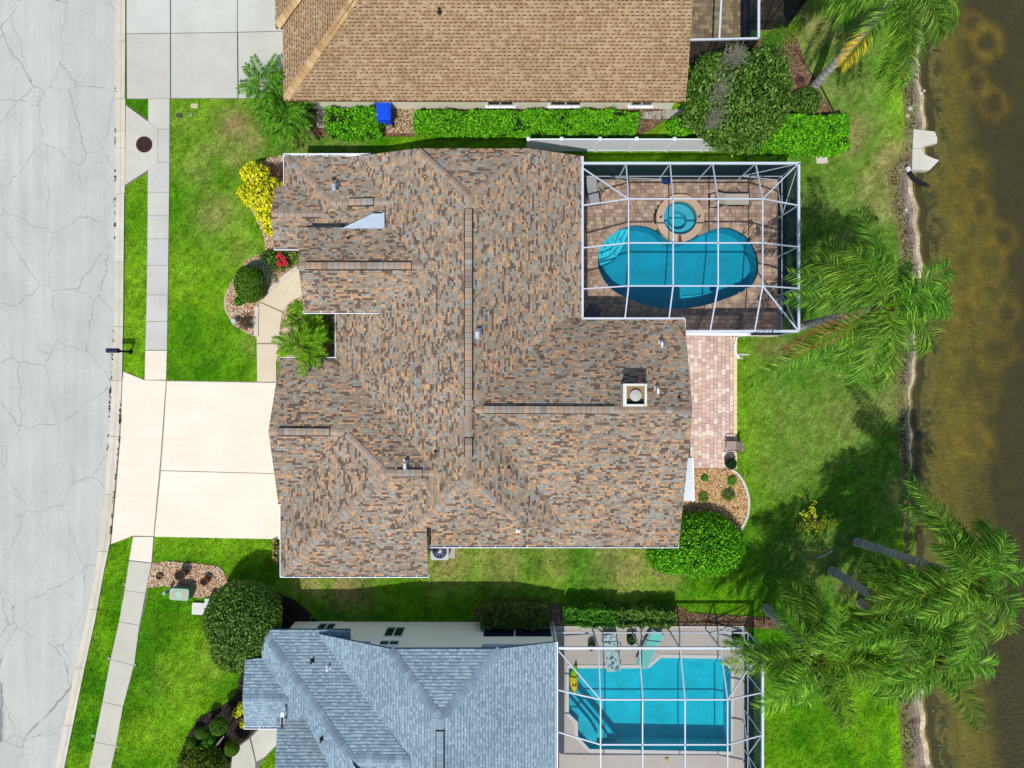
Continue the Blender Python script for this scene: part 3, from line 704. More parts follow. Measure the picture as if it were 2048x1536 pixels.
BLUE_DK = [A(126, 148, 164, .74), A(130, 152, 168, .74)]
def style_blue(s, r):
    wd = random.choice((.13, .16, .19, .22)); h = s.course; out = [(0, wd - .003, .020, h + .001, .012, random.choice(s.pal))]
    p = random.random()
    if p < .42: out.append((.012, wd - .012, .020, .095, .020, random.choice(BLUE_HI)))
    elif p < .75: out.append((0, wd - .004, .020, .07, .019, random.choice(BLUE_DK)))
    return wd, out

def gutter(house, a, b, z, w_=.13, hang=1.0, side=1):
    """open white channel with hangers along pixels a-b (outer lip), the trough on the given side"""
    A_, B_ = P(*a, z), P(*b, z); d = (B_ - A_); ln = d.length; d.normalize(); sd = Vector((-d.y, d.x, 0)) * side; up = Vector((0, 0, 1)); m_ = MB()
    m_.beam(A_, B_, .028, .12); m_.beam(A_ + sd * w_, B_ + sd * w_, .012, .12)
    q = [A_ - up * .05, B_ - up * .05, B_ + sd * w_ - up * .05, A_ + sd * w_ - up * .05]
    if (q[1] - q[0]).cross(q[3] - q[0]).z < 0: q = q[::-1]
    m_.poly(q)
    for e in (A_, B_): m_.beam(e, e + sd * w_, .02, .11)
    n = max(1, int(ln / hang))
    for i in range(1, n):
        e = A_ + d * (ln * (i + random.uniform(-.15, .15)) / n) + up * .05; m_.beam(e, e + sd * w_, .03, .012)
    return build(m_, "gutter", M['white'], house)
def wallbox(house, x0, x1, y0, y1, z1, mat, cut=True):
    m_ = MB(); m_.prism([(x0, y0), (x1, y0), (x1, y1), (x0, y1)], -.02, min(z1, 2.28) if z1 == 2.58 else z1, cap=True)
    if cut: nograss([(x0 - .05, y0 - .05), (x1 + .05, y0 - .05), (x1 + .05, y1 + .05), (x0 - .05, y1 + .05)])
    return build(m_, "wall", mat, house)
def stack(house, x, y, plane, h, r, mat, name="vent_pipe", hood=False):
    c = onplane(x, y, plane); m_ = MB()
    if hood:   # goose-neck exhaust with a rounded hood
        m_.box(c + Vector((0, 0, .03)), (r * 2.6, r * 2.6, .03), (.3, .3, .3)); m_.tube([c, c + Vector((0, 0, h)), c + Vector((.0, -.06, h + .06)), c + Vector((0, -.20, h + .05)), c + Vector((0, -.26, h - .02))], r, 12)
    else:
        m_.lathe([(r * 2.4, .0), (r * 1.3, .06), (r, .08), (r, h), (r * .72, h), (r * .72, h - .06), (0, h - .06)], c, 12)
    return build(m_, name, mat, house, smooth=False)

# ---------------------------------------------------------------- the house in the middle
HO = (-2.0, 1.5, 0)
house = thing("house", "large house in the middle under a mottled brown, grey and orange shingle roof", "house", HO)
R1 = Roof(house, M['deckfelt'], style_main, .100, PAL_MAIN, None)
F = R1.face
pMW = [(937, 395, 5.15), (937, 955, 5.15), (672, 680, 2.35)]; pME = [(937, 395, 5.15), (937, 955, 5.15), (1163, 480, 2.7)]
F('MW', [(938, 394), (937, 956), (836, 1056), (775, 1058), (869, 946), (857, 932), (836, 900), (791, 848), (752, 803), (720, 767), (672, 717), (672, 620), (765, 620), (848, 531), (773, 455), (766, 457), (768, 427), (775, 402), (690, 315), (742, 309), (833, 297)], pMW)
F('ME', [(938, 394), (1058, 297), (1163, 312), (1163, 636), (1132, 636), (950, 812), (937, 820), (950, 826), (1014, 896), (1054, 946), (1092, 998), (1122, 1050), (1048, 1056), (937, 956)], pME)
F('N', [(833, 297), (1058, 297), (938, 394)], [(833, 297, 3.93), (1058, 297, 3.93), (938, 394, 5.14)])
F('S', [(937, 956), (1048, 1056), (836, 1056)], [(937, 956, 5.14), (1048, 1056, 4.0), (836, 1056, 4.0)])
F('WN', [(943, 818), (1385, 820), (1369, 636), (1130, 636)], [(945, 818, 5.0), (1385, 820, 5.0), (1369, 636, 2.75)])
F('WS', [(943, 818), (1385, 820), (1381, 870), (1357, 1093), (862, 1092), (862, 1052), (1048, 1054), (1122, 1049), (1092, 998), (1054, 946), (1014, 896), (950, 826)], [(945, 818, 5.0), (1385, 820, 5.0), (1357, 1093, 2.7)])
F('W5S', [(772, 946), (870, 945), (775, 1058), (836, 1056), (853, 1056), (857, 1152), (562, 1152)], [(772, 946, 4.5), (870, 946, 4.5), (700, 1152, 2.7)])
F('W5W', [(557, 1008), (562, 1012), (562, 1152), (772, 946), (690, 866)], [(562, 1010, 2.7), (562, 1152, 2.7), (772, 946, 4.5)])
F('W4N', [(560, 717), (672, 717), (720, 767), (752, 803), (791, 848), (836, 900), (857, 932), (869, 946), (772, 946), (690, 864), (537, 862)], [(560, 717, 2.35), (672, 717, 2.35), (772, 946, 4.5)])
F('W4S', [(537, 862), (690, 864), (557, 1008)], [(537, 862, 3.76), (690, 864, 3.76), (557, 1008, 2.7)])
F('W3S', [(597, 532), (848, 531), (765, 625), (608, 625)], [(597, 532, 4.3), (848, 531, 4.3), (608, 625, 3.3)])
F('W3N', [(597, 532), (848, 531), (773, 455), (620, 455), (606, 455), (598, 501)], [(597, 532, 4.3), (848, 531, 4.3), (700, 455, 3.48)])
F('W2S', [(541, 427), (652, 427), (684, 452), (606, 452), (606, 460), (598, 498), (549, 498)], [(541, 427, 3.34), (661, 427, 3.34), (570, 498, 2.7)])
F('W2N', [(541, 427), (551, 373), (598, 373), (652, 427)], [(541, 427, 3.34), (652, 427, 3.34), (570, 373, 2.7)])
F('W1S', [(661, 404), (775, 402), (768, 427), (745, 427), (684, 453), (652, 427)], [(661, 404, 3.5), (775, 402, 3.5), (720, 455, 3.0)])
F('W1W', [(570, 311), (570, 373), (598, 373), (652, 427), (661, 404)], [(570, 311, 2.55), (570, 373, 2.55), (661, 404, 3.5)])
F('W1N', [(570, 311), (661, 404), (775, 402), (690, 315), (690, 311)], [(570, 311, 2.55), (690, 311, 2.55), (661, 404, 3.5)])
roof = R1.finish(300)
for a, b, p, q in (((836, 300), (933, 388), 'MW', 'N'), ((1055, 300), (943, 388), 'ME', 'N'), ((937, 393), (937, 416), 'MW', 'ME'), ((937, 801), (937, 874), 'MW', 'ME'), ((937, 915), (937, 956), 'MW', 'ME'),
                   ((836, 1056), (934, 958), 'MW', 'S'), ((1047, 1055), (941, 958), 'ME', 'S'), ((950, 819), (966, 819), 'WN', 'WS'), ((1230, 820), (1384, 820), 'WN', 'WS'),
                   ((565, 1149), (769, 949), 'W5W', 'W5S'), ((770, 944), (693, 868), 'W5W', 'W4N'), ((772, 946), (792, 946), 'W4N', 'W5S'), ((846, 946), (870, 946), 'W4N', 'W5S'), ((538, 863), (556, 863), 'W4N', 'W4S'), ((661, 864), (690, 865), 'W4N', 'W4S'),
                   ((573, 313), (660, 402), 'W1W', 'W1N'), ((661, 405), (697, 405), 'W1N', 'W1S'), ((748, 404), (776, 403), 'W1N', 'W1S'), ((543, 427), (650, 427), 'W2N', 'W2S'), ((598, 532), (610, 532), 'W3N', 'W3S'), ((824, 532), (846, 532), 'W3N', 'W3S')):
    R1.caps(a, b, p, q, PAL_CAP)
for a, b, p, q in (((937, 418), (937, 800), 'MW', 'ME'), ((937, 876), (937, 914), 'MW', 'ME'), ((967, 819), (1229, 820), 'WN', 'WS'), ((793, 946), (845, 946), 'W4N', 'W5S'), ((557, 863), (660, 864), 'W4N', 'W4S'), ((698, 405), (747, 404), 'W1N', 'W1S'), ((611, 532), (823, 532), 'W3N', 'W3S')):
    R1.ridge_vent(a, b, p, q, PAL_CAP)
# white membrane cricket behind the porch roof
mb = MB(); pl = plane3([(684, 457, 3.52), (766, 457, 3.52), (745, 427, 3.62)])
mb.poly([onplane(x, y, pl) for x, y in ((682, 457), (766, 457), (766, 427), (745, 427))]); mb.poly([onplane(x, y, pl) + Vector((0, 0, .015)) for x, y in ((765, 457), (769, 457), (769, 425), (765, 425))])
cr = build(mb, "roof_cricket", M['membrane'], house)
mb = MB(); mb.beam(onplane(618, 453, R1.planes['W3N']) + Vector((0, 0, .03)), onplane(684, 453, R1.planes['W3N']) + Vector((0, 0, .03)), .10, .05, (1, 1, 1)); build(mb, "step_shadow_strip", M['dark'], house)  # dark strip standing in for the shadow behind the porch roof step
for x0, x1, y0, y1 in ((-7.45, 2.85, -6.3, 10.3), (-10.25, -7.0, 6.85, 10.25), (-10.5, -5, 6.75, 9.0), (-9.3, -6, 3.7, 7), (-10.5, -6.5, -8.6, .85), (-6.6, -4.2, -8.6, -5), (-4.2, 7.45, -7.25, 2.7)):
    wallbox(house, x0, x1, y0, y1, 2.58, M['wall'])
for pts in ([P(560, 720, 2.6), P(540, 862, 3.6), P(559, 1005, 2.6)], [P(552, 376, 2.6), P(543, 427, 3.2), P(551, 494, 2.6)], [P(610, 622, 3.15), P(600, 532, 4.15), P(604, 470, 3.4)],
            [P(1368, 640, 2.6), P(1383, 820, 4.85), P(1356, 1090, 2.6)], [P(742, 311, 2.6), P(835, 299, 3.6), P(1056, 299, 3.6), P(1161, 315, 2.6)], [P(775, 1054, 2.9), P(838, 1054, 3.75), P(1046, 1054, 3.75), P(1110, 1046, 3.1)]):
    m_ = MB(); m_.poly(pts); m_.poly(pts[::-1]); build(m_, "gable_wall", M['wall'], house)
for a, b, z, sd, hg in (((570, 308), (742, 308), 2.52, -1, .9), ((568, 372), (568, 308), 2.52, -1, .9), ((549, 500), (599, 500), 2.66, 1, .6), ((607, 627), (761, 627), 3.28, 1, .7), ((671, 717), (671, 628), 2.3, -1, .7),
                        ((560, 715), (673, 715), 2.3, -1, 1.2), ((556, 1009), (564, 1009), 2.66, 1, .4), ((561, 1152), (561, 1011), 2.66, -1, .75), ((561, 1154), (858, 1154), 2.66, 1, .62), ((856, 1095), (1357, 1095), 2.64, 1, .78)):
    gutter(house, a, b, z, .13, hg, sd)
# roof furniture
ch = MB(); c = onplane(1267, 800, R1.planes['WN']); c = P(1269, 790, 5.3); hx, hy = .47, .46; zt = 5.45; zb = 4.2
for sx, sy, lx, ly in ((-1, 0, .06, 2 * hy), (1, 0, .06, 2 * hy), (0, -1, 2 * hx - .121, .06), (0, 1, 2 * hx - .121, .06)):
    ch.box((c.x + sx * (hx - .03), c.y + sy * (hy - .03), (zt + zb) / 2), (lx, ly, zt - zb), A(214, 214, 190))
chim = build(ch, "chimney", M['attr'], house)
mb = MB()
for sx, sy, lx, ly in ((-1, 0, .15, 2 * hy + .06), (1, 0, .10, 2 * hy + .06), (0, -1, 2 * hx - .19, .10), (0, 1, 2 * hx - .19, .10)):
    mb.box((c.x + sx * (hx - .02) , c.y + sy * (hy - .02), zt + .03), (lx, ly, .06), A(240, 240, 226))
build(mb, "chimney_trim", M['attr'], chim)
mb = MB(); mb.box((c.x, c.y, zt - .22), (2 * hx - .1, 2 * hy - .1, .03), A(170, 140, 100)); mb.box((c.x, c.y - .3, zt - .2), (2 * hx - .1, .26, .03), A(44, 42, 44)); build(mb, "chimney_top", M['attr'], chim)
mb = MB(); mb.lathe([(.18, 0), (.18, .12), (.25, .13), (.25, .17), (.05, .22), (0, .22)], (c.x + .03, c.y - .02, zt - .2), 24, A(206, 202, 194)); build(mb, "flue_cap", M['attr'], chim)
for x, y, p, h, r, hd in ((672, 372, 'W1N', .34, .10, 1), (956, 664, 'ME', .34, .13, 1), (812, 924, 'W4N', .3, .09, 1), (1321, 684, 'WN', .3, .08, 1), (1313, 776, 'WN', .3, .08, 1)):
    stack(house, x, y, R1.planes[p], h, r, M['metal'], "exhaust_vent", bool(hd))
for x, y, p in ((668, 358, 'W1N'), (697, 477, 'W3N'), (871, 903, 'MW'), (1017, 935, 'ME'), (1358, 795, 'WN')): stack(house, x, y, R1.planes[p], .22, .035, M['dark'])
stack(house, 1036, 1061, R1.planes['WS'], .25, .05, M['white'])
# lean-to panel roof by the back bed
mb = MB(); a, b, c_, d_ = P(1374, 916, 2.55), P(1386, 916, 2.25), P(1388, 1002, 2.25), P(1367, 1002, 2.55)
n = 22
for i in range(n):
    t0, t1 = i / n, (i + .9) / n
    q = [a.lerp(d_, t0), b.lerp(c_, t0), b.lerp(c_, t1), a.lerp(d_, t1)]; mb.poly(q[::-1]); mb.poly([p - Vector((0, 0, .03)) for p in q])
mb.beam(b, c_, .05, .06); aw = build(mb, "awning_panel", M['white'], house)
mb = MB()
for p in (b, c_): mb.beam((p.x - .05, p.y, 0), (p.x - .05, p.y, p.z), .07, .07)
build(mb, "awning_post", M['white'], house)

# ---------------------------------------------------------------- house to the north
HN = (3.0, 16.0, 0)
nh = thing("house", "cream stuccoed house at the top under a plain tan shingle roof", "house", HN)
R2 = Roof(nh, M['deckfelt_tan'], style_tan, .148, PAL_TAN, None)
pS2 = [(566, 200, 2.7), (1374, 200, 2.7), (1000, 60, 4.11)]
R2.face('S', [(567, 201), (1371, 203), (1376, 150), (1386, 0), (1394, -130), (794, -130), (707, 2)], [(566, 201, 2.7), (1374, 203, 2.7), (790, -130, 6.0)])
R2.face('W', [(567, 201), (707, 2), (794, -130), (690, -130), (592, 0), (552, 55), (566, 56)], [(567, 201, 2.7), (567, 57, 2.7), (794, -130, 6.0)])
R2.face('W2', [(551, 55), (592, 0), (690, -130), (551, -130)], [(551, 55, 2.7), (551, -130, 2.7), (690, -130, 4.9)])
R2.finish(300)
PT = [A(206, 172, 122, .8), A(190, 154, 104, .8), A(198, 164, 112, .8), A(212, 180, 134, .8)]
R2.caps((571, 196), (790, -124), 'W', 'S', PT, .2, .3); R2.caps((554, 52), (680, -120), 'W2', 'W', PT, .2, .3)
wallbox(nh, -10.05, 8.05, 13.93, 25, 2.66, M['wall']); wallbox(nh, -10.4, -6, 19.2, 25, 2.66, M['wall'])
mb = MB(); mb.beam((-10.7, 13.35, 2.6), (8.55, 13.35, 2.6), .04, .16, A(220, 196, 150)); build(mb, "fascia", M['attr'], nh)
for x0, x1 in ((973, 1026), (1105, 1168), (1275, 1318)):
    xa, xb = (x0 - 1024) * 33.5 / FOC, (x1 - 1024) * 33.5 / FOC; y = 13.93
    mb = MB()
    for p, q in (((xa, .50), (xb, .50)), ((xa, 1.6), (xb, 1.6)), ((xa, .47), (xa, 1.63)), ((xb, .47), (xb, 1.63)), (((xa + xb) / 2, .53), ((xa + xb) / 2, 1.57))):
        mb.beam((p[0], y - .03, p[1]), (q[0], y - .03, q[1]), .06, .07)
    mb.box(((xa + xb) / 2, y - .06, .43), (xb - xa + .25, .12, .07)); wf = build(mb, "window", M['white'], nh)
    mb = MB(); mb.box(((xa + xb) / 2, y - .012, 1.05), (xb - xa, .02, 1.0)); build(mb, "pane", M['glass'], wf)
stack(nh, 879, 24, R2.planes['S'], .3, .05, M['dark'])
mb = MB(); mb.box((-6.7, 13.88, .7), (.28, .12, .4), A(90, 88, 84)); mb.tube([(-6.7, 13.86, .9), (-6.7, 13.86, 2.2)], .02, 6, A(180, 176, 160)); build(mb, "meter_box", M['attr'], nh)

# ---------------------------------------------------------------- house to the south
HS = (-5.0, -17.0, 0)
sh = thing("house", "white house at the bottom under a blue grey shingle roof", "house", HS)
R3 = Roof(sh, M['deckfelt_blue'], style_blue, .143, PAL_BLUE, None); F = R3.face
F('LN', [(523, 1259), (700, 1259), (700, 1279), (637, 1268), (822, 1521), (702, 1517)], [(523, 1259, 2.5), (700, 1259, 2.5), (702, 1517, 4.42)])
F('LW', [(523, 1259), (702, 1517), (760, 1640), (700, 1640), (665, 1545), (609, 1437), (572, 1437), (577, 1397), (524, 1316)], [(523, 1259, 2.5), (523, 1330, 2.5), (702, 1517, 4.42)])
F('LS', [(702, 1517), (822, 1521), (745, 1640), (760, 1640)], [(702, 1517, 4.42), (822, 1519, 4.42), (740, 1640, 3.4)])
F('TW', [(637, 1268), (778, 1297), (880, 1438), (880, 1640), (735, 1640), (822, 1521)], [(880, 1438, 4.9), (880, 1600, 4.9), (778, 1297, 4.0)])
F('TN', [(778, 1297), (1003, 1297), (880, 1438)], [(778, 1297, 4.0), (1003, 1297, 4.0), (880, 1438, 4.9)])
F('TE', [(1003, 1297), (1113, 1284), (1113, 1640), (880, 1640), (880, 1438)], [(880, 1438, 4.9), (880, 1600, 4.9), (1113, 1400, 3.13)])
F('PN', [(555, 1436), (609, 1437), (665, 1545), (700, 1640), (548, 1640), (550, 1536)], [(555, 1436, 2.5), (605, 1436, 2.5), (600, 1600, 3.9)])
F('W2N', [(490, 1320), (524, 1316), (578, 1397), (485, 1397)], [(490, 1320, 2.45), (520, 1320, 2.45), (530, 1397, 3.1)])
F('W2S', [(485, 1397), (577, 1397), (572, 1437), (555, 1437), (555, 1455), (489, 1455)], [(485, 1397, 3.1), (560, 1397, 3.1), (489, 1455, 2.5)])
R3.finish(300)
PB = [A(136, 158, 172, .74), A(144, 166, 180, .74), A(130, 150, 166, .74), A(150, 172, 184, .74)]
for a, b, p, q in (((525, 1262), (700, 1514), 'LW', 'LN'), ((702, 1517), (820, 1520), 'LN', 'LS'), ((780, 1299), (878, 1434), 'TW', 'TN'), ((1001, 1299), (883, 1434), 'TE', 'TN'), ((880, 1438), (880, 1460), 'TW', 'TE'), ((486, 1397), (576, 1397), 'W2N', 'W2S')):
    R3.caps(a, b, p, q, PB, .2, .3)
R3.ridge_vent((880, 1461), (880, 1600), 'TW', 'TE', PB)
for x0, x1, y0, y1, z in ((-10.95, -8.6, -30, -12.03, 2.40), (-8.6, -1.4, -30, -12.3, 2.40), (-8.6, -6.6, -12.3, -12.05, 2.75), (-6.6, -5.5, -12.3, -12.055, 3.45), (-5.5, -1.4, -12.3, -12.06, 3.85), (-1.4, 1.9, -30, -14.6, 2.9), (-12.4, -10.5, -16.0, -13.3, 2.42)): wallbox(sh, x0, x1, y0, y1, z, M['wall2'])
mb = MB(); mb.prism([(-1.4, -14.6), (1.9, -14.6), (1.9, -12.06), (-1.4, -12.06)], 3.0, 3.1, base=True); mb.beam((-1.4, -12.1, 2.6), (1.95, -12.1, 2.6), .12, .9); build(mb, "lanai_header", M['wall2'], sh)
mb = MB(); mb.fill([Vector(p) for p in ((-1.4, -14.6, .03), (1.95, -14.6, .03), (1.95, -12.1, .03), (-1.4, -12.1, .03))], col=A(60, 60, 62)); build(mb, "lanai_floor", M['attr'], sh); nograss([(-1.4, -14.6), (2, -14.6), (2, -12.1), (-1.4, -12.1)])
mb = MB()
for x in (-1.4, .13, 1.93): mb.beam((x, -12.1, 0), (x, -12.1, 2.2), .06, .06)
for z in (.75, 2.15): mb.beam((-1.4, -12.1, z), (1.95, -12.1, z), .05, .05)
lf = build(mb, "lanai_frame", M['white'], sh)
mb = MB(); mb.poly([(-1.4, -12.08, 0), (1.95, -12.08, 0), (1.95, -12.08, 2.2), (-1.4, -12.08, 2.2)]); build(mb, "screen", M['screenw'], lf)
def win(house, x0, x1, z0, z1, y):
    mb = MB()
    for a, b in (((x0, z0), (x1, z0)), ((x0, z1), (x1, z1)), ((x0, z0), (x0, z1)), ((x1, z0), (x1, z1)), (((x0 + x1) / 2, z0), ((x0 + x1) / 2, z1))): mb.beam((a[0], y + .035, a[1]), (b[0], y + .035, b[1]), .05, .06)
    f = build(mb, "window", M['white'], house); mb = MB(); mb.box(((x0 + x1) / 2, y + .012, (z0 + z1) / 2), (x1 - x0, .02, z1 - z0)); build(mb, "pane", M['glass'], f)
win(sh, -9.6, -8.75, .45, 1.75, -12.03); win(sh, -6.15, -5.25, .9, 2.2, -12.06); win(sh, -6.15, -5.25, 2.75, 3.3, -12.06)
gutter(sh, (489, 1457), (556, 1457), 2.5, .13, .6, 1)
gutter(sh, (1115, 1640), (1115, 1284), 3.1, .10, 3.0, 1)
mb = MB(); mb.tube([P(1105, 1243, .05), P(1106, 1246, .4), P(1113, 1284, 3.0)], .05, 8); build(mb, "downspout", M['white'], sh)
for x, y, p in ((625, 1322, 'LN'), (644, 1478, 'LW')): stack(sh, x, y, R3.planes[p], .3, .05, M['dark'])
stack(sh, 657, 1336, R3.planes['LN'], .3, .055, M['white'])
mb = MB(); c = onplane(574, 1432, R3.planes['W2S']); mb.beam(c, c + Vector((0, .1, .5)), .05, .05, (.05, .05, .05)); mb.box(c + Vector((0, .2, .62)), (.16, .55, .12), (.8, .8, .8)); mb.box(c + Vector((0, .0, .70)), (.1, .5, .06), (.04, .04, .05)); build(mb, "roof_antenna", M['attr'], sh)
# ================================================================ POOLS, DECKS, CAGES
def pave(name, outer, holes, z, pal, singles, row=.2, widths=(.14, .20, .27), vert=False, tone=(.02, .017, .015), keep=None):
    """a laid deck: base sheet, the largest pavers as objects, the rest joined"""
    base = MB(); base.fill([Vector((p[0], p[1], z)) for p in outer], [[Vector((p[0], p[1], z)) for p in h] for h in holes], tone)
    d = build(base, name, M['paver'], kind='structure'); nograss(outer); bulk = MB(); cand = []
    sw = (lambda p: (p[1], p[0])) if vert else (lambda p: (p[0], p[1]))
    q = [sw(p) for p in outer]; hq = [[sw(p) for p in h] for h in holes]
    xa = [p[0] for p in q]; ya = [p[1] for p in q]; yy = min(ya)
    while yy < max(ya):
        xx = min(xa) - random.random() * .3
        while xx < max(xa):
            wd = random.choice(widths); u0, u1, v0, v1 = xx + .006, xx + wd - .006, yy + .006, yy + row - .006; xx += wd
            cs = ((u0, v0), (u1, v0), (u1, v1), (u0, v1)); um, vm = (u0 + u1) / 2, (v0 + v1) / 2
            if any(pin(um, vm, h) for h in hq) or sum(pin(a, b, h) for h in hq for a, b in cs) > 1: continue
            ins = [pin(a, b, q) for a, b in cs]; col = jit(random.choice(pal), .06)
            if all(ins): cand.append((u0, u1, v0, v1, col))
            elif any(ins):
                c = clip_rect(q, u0, u1, v0, v1)
                if len(c) >= 3: bulk.prism([sw(p) for p in c], z, z + .022, col)
        yy += row
    key = keep or (lambda c: (c[1] - c[0]) + random.random() * .02); cand.sort(key=lambda c: -key(c)); cache = {}
    for i, (u0, u1, v0, v1, col) in enumerate(cand):
        if i < singles:
            ci = min(range(len(pal)), key=lambda k: abs(pal[k][0] - col[0]) + abs(pal[k][1] - col[1])); kk = (round(u1 - u0, 3), ci)
            if kk not in cache:
                m_ = MB(); m_.prism([sw(p) for p in ((0, 0), (u1 - u0, 0), (u1 - u0, v1 - v0), (0, v1 - v0))], 0, .022, pal[ci]); cache[kk] = m_.mesh("paver", M['paver'])
            o = link("paver", cache[kk], d); a = sw((u0, v0)); o.location = (a[0], a[1], z + random.uniform(0, .003))
        else: bulk.prism([sw(p) for p in ((u0, v0), (u1, v0), (u1, v1), (u0, v1))], z, z + .022 + random.uniform(-.002, .003), col)
    build(bulk, "pavers", M['paver'], d, kind='stuff'); return d
KP = .98
PAV = [A(170, 144, 124, KP), A(180, 154, 132, KP), A(160, 134, 116, KP), A(188, 164, 138, KP), A(148, 124, 110, KP), A(174, 148, 132, KP), A(164, 136, 116, KP), A(194, 170, 144, KP), A(154, 130, 116, KP)]
PAT = [A(226, 196, 180, .86), A(220, 188, 172, .86), A(232, 206, 188, .86), A(214, 182, 168, .86), A(238, 216, 198, .86), A(224, 194, 180, .86), A(208, 176, 164, .86), A(242, 224, 208, .86)]
DKP = [A(132, 118, 88, KP), A(146, 130, 100, KP), A(118, 104, 80, KP), A(154, 140, 108, KP), A(126, 110, 90, KP)]
SPA = P(1358, 438); spa_out = [(SPA.x + 1.2 * math.cos(t), SPA.y + 1.2 * math.sin(t)) for t in np.linspace(0, 2 * math.pi, 40, endpoint=False)]
# pool shell meets the spa wall: drop pool points that fall under the spa
cen = sum((Vector(p) for p in POOL), Vector((0, 0))) / len(POOL)
def offset(ring, d):
    out = []; n = len(ring)
    for i in range(n):
        a, b = Vector(ring[i - 1]), Vector(ring[(i + 1) % n]); t = (b - a).normalized(); nn = Vector((t.y, -t.x))
        p = Vector(ring[i]); out.append(p + nn * d)
    ar = sum(ring[i - 1][0] * ring[i][1] - ring[i][0] * ring[i - 1][1] for i in range(n))
    return out if ar > 0 else [Vector(r) * 2 - o for r, o in zip(map(Vector, ring), out)]
DECK = [(2.8, 10.36), (13.46, 10.36), (13.46, 2.46), (7.4, 2.46), (7.4, 2.75), (2.8, 2.75)]
pave("pool_deck", DECK, [POOL, spa_out], .03, PAV, 300)
PATIO = [P(1360, 672).xy, P(1473, 672).xy, P(1471, 936).xy, P(1340, 936).xy, P(1340, 672).xy]
pave("patio", PATIO, [], .03, PAT, 300, .2, (.2, .2, .30, .30), True)
mb = MB(); y = 672.0
edge = build(MB(), "patio_border", M['paver'], kind='structure')
while y < 930:
    m_ = MB(); l = random.choice((9, 10, 11)); p = [P(a, b).xy for a, b in ((1467, y + .4), (1473.5, y + .4), (1473.3, y + l - .4), (1466.8, y + l - .4))]; m_.prism(p, .02, .062, jit(A(236, 208, 160, KP), .08)); build(m_, "edging_paver", M['paver'], edge); y += l
pave("far_patio", [P(1370, -130).xy, P(1567, -130).xy, P(1566, 62).xy, P(1482, 62).xy, P(1482, 128).xy, P(1370, 128).xy], [], .03, DKP, 0, .22, (.15, .22, .30))
mb = MB()
for a, b in zip(DECK[:3], DECK[1:4]): mb.beam((*a, .05), (*b, .05), .10, .10, A(206, 196, 176))
build(mb, "deck_curb", M['attr'], kind='structure')

def shell(ring, zt, zb, col, mb, fcol=None):
    n = len(ring)
    ar = sum(ring[i - 1][0] * ring[i][1] - ring[i][0] * ring[i - 1][1] for i in range(n)); r = ring if ar > 0 else ring[::-1]
    mb.fill([Vector((p[0], p[1], zb)) for p in r], col=fcol or col)
    for i in range(n):
        a, b = r[i], r[(i + 1) % n]; mb.poly([(b[0], b[1], zb), (a[0], a[1], zb), (a[0], a[1], zt), (b[0], b[1], zt)], col)
AQ = (.13, .46, .56); AQL = (.62, .86, .90)
pool = thing("swimming_pool", "kidney shaped swimming pool with a round spa on the brown paver deck", "pool", (*cen, 0))
mb = MB(); shell(POOL, .045, -1.35, AQ, mb)
basin = build(mb, "basin", M['plaster'], pool)
s0 = P(1140 + 205 / 3.84, 290 + 660 / 3.84)
def pxd(a, b): return P(1140 + a / 3.84, 290 + b / 3.84).xy
ARCS = [[(150, 640), (372, 640), (368, 690), (330, 770), (240, 810), (150, 800)], [(150, 600), (420, 600), (412, 690), (372, 770), (300, 840), (215, 862), (150, 860)], [(150, 600), (450, 590), (448, 700), (405, 790), (330, 870), (215, 912), (150, 915)]]
for ar, zz in zip(ARCS, (-.32, -.58, -.86)):
    r = smooth_ring([tuple(pxd(*q)) for q in ar], 4); c_ = [p for p in r if True]
    # keep the part of the step inside the pool
    ins = [tuple(p) for p in c_]
    m_ = MB(); m_.prism(ins, -1.34, zz, AQL); m_.prism(offset(ins, .04), -1.345, zz - .03, (.03, .22, .30)); build(m_, "step", M['plaster'], pool)
    e_ = [Vector((*p, zz + .004)) for p in smooth_ring([tuple(pxd(*q)) for q in ar[1:-1]], 4)[:-8]]
m_ = MB()
for q in ((338, 722), (388, 717), (298, 747), (273, 776), (315, 797), (350, 835), (250, 835), (252, 885)):
    p = pxd(*q); m_.box((p[0], p[1], -.28), (.06, .06, .02), (.01, .05, .12))
build(m_, "step_tile", M['attr'], pool)
m_ = MB(); m_.fill([Vector((p[0], p[1], -.10)) for p in POOL]); build(m_, "water", M['poolwater'], pool)
m_ = MB(); i3 = offset(POOL, -.012)
for i in range(len(i3)):
    a, b = i3[i], i3[(i + 1) % len(i3)]; q = [(a[0], a[1], -.22), (b[0], b[1], -.22), (b[0], b[1], .0), (a[0], a[1], .0)]; m_.poly(q, jit((.03, .12, .22), .25)); m_.poly(q[::-1], jit((.03, .12, .22), .25))
build(m_, "waterline_tile", M['attr'], pool)
inn, out_ = POOL, offset(POOL, .24); inn2 = offset(POOL, -.03)
# coping stones round the rim, none under the spa
acc = 0.0; seg = []
for i in range(len(POOL)):
    a, b = inn2[i], inn2[(i + 1) % len(POOL)]; c_, d_ = out_[i], out_[(i + 1) % len(POOL)]
    if (((a + b) / 2) - Vector((SPA.x, SPA.y))).length < 1.30: continue
    k = max(1, int(round((b - a).length / .115)))
    for j in range(k):
        t0, t1 = j / k + .03, (j + 1) / k - .03
        m_ = MB(); m_.prism([a.lerp(b, t0), a.lerp(b, t1), c_.lerp(d_, t1), c_.lerp(d_, t0)], .0, .075, jit(random.choice(PAV[:4]), .10)); seg.append(m_)
for m_ in seg[:300]: build(m_, "coping_stone", M['paver'], pool)
if seg[300:]:
    mm = MB()
    for m_ in seg[300:]:
        n0 = len(mm.v); mm.v += m_.v; mm.f += [tuple(i + n0 for i in f) for f in m_.f]; mm.c += m_.c
    build(mm, "coping", M['paver'], pool, kind='stuff')
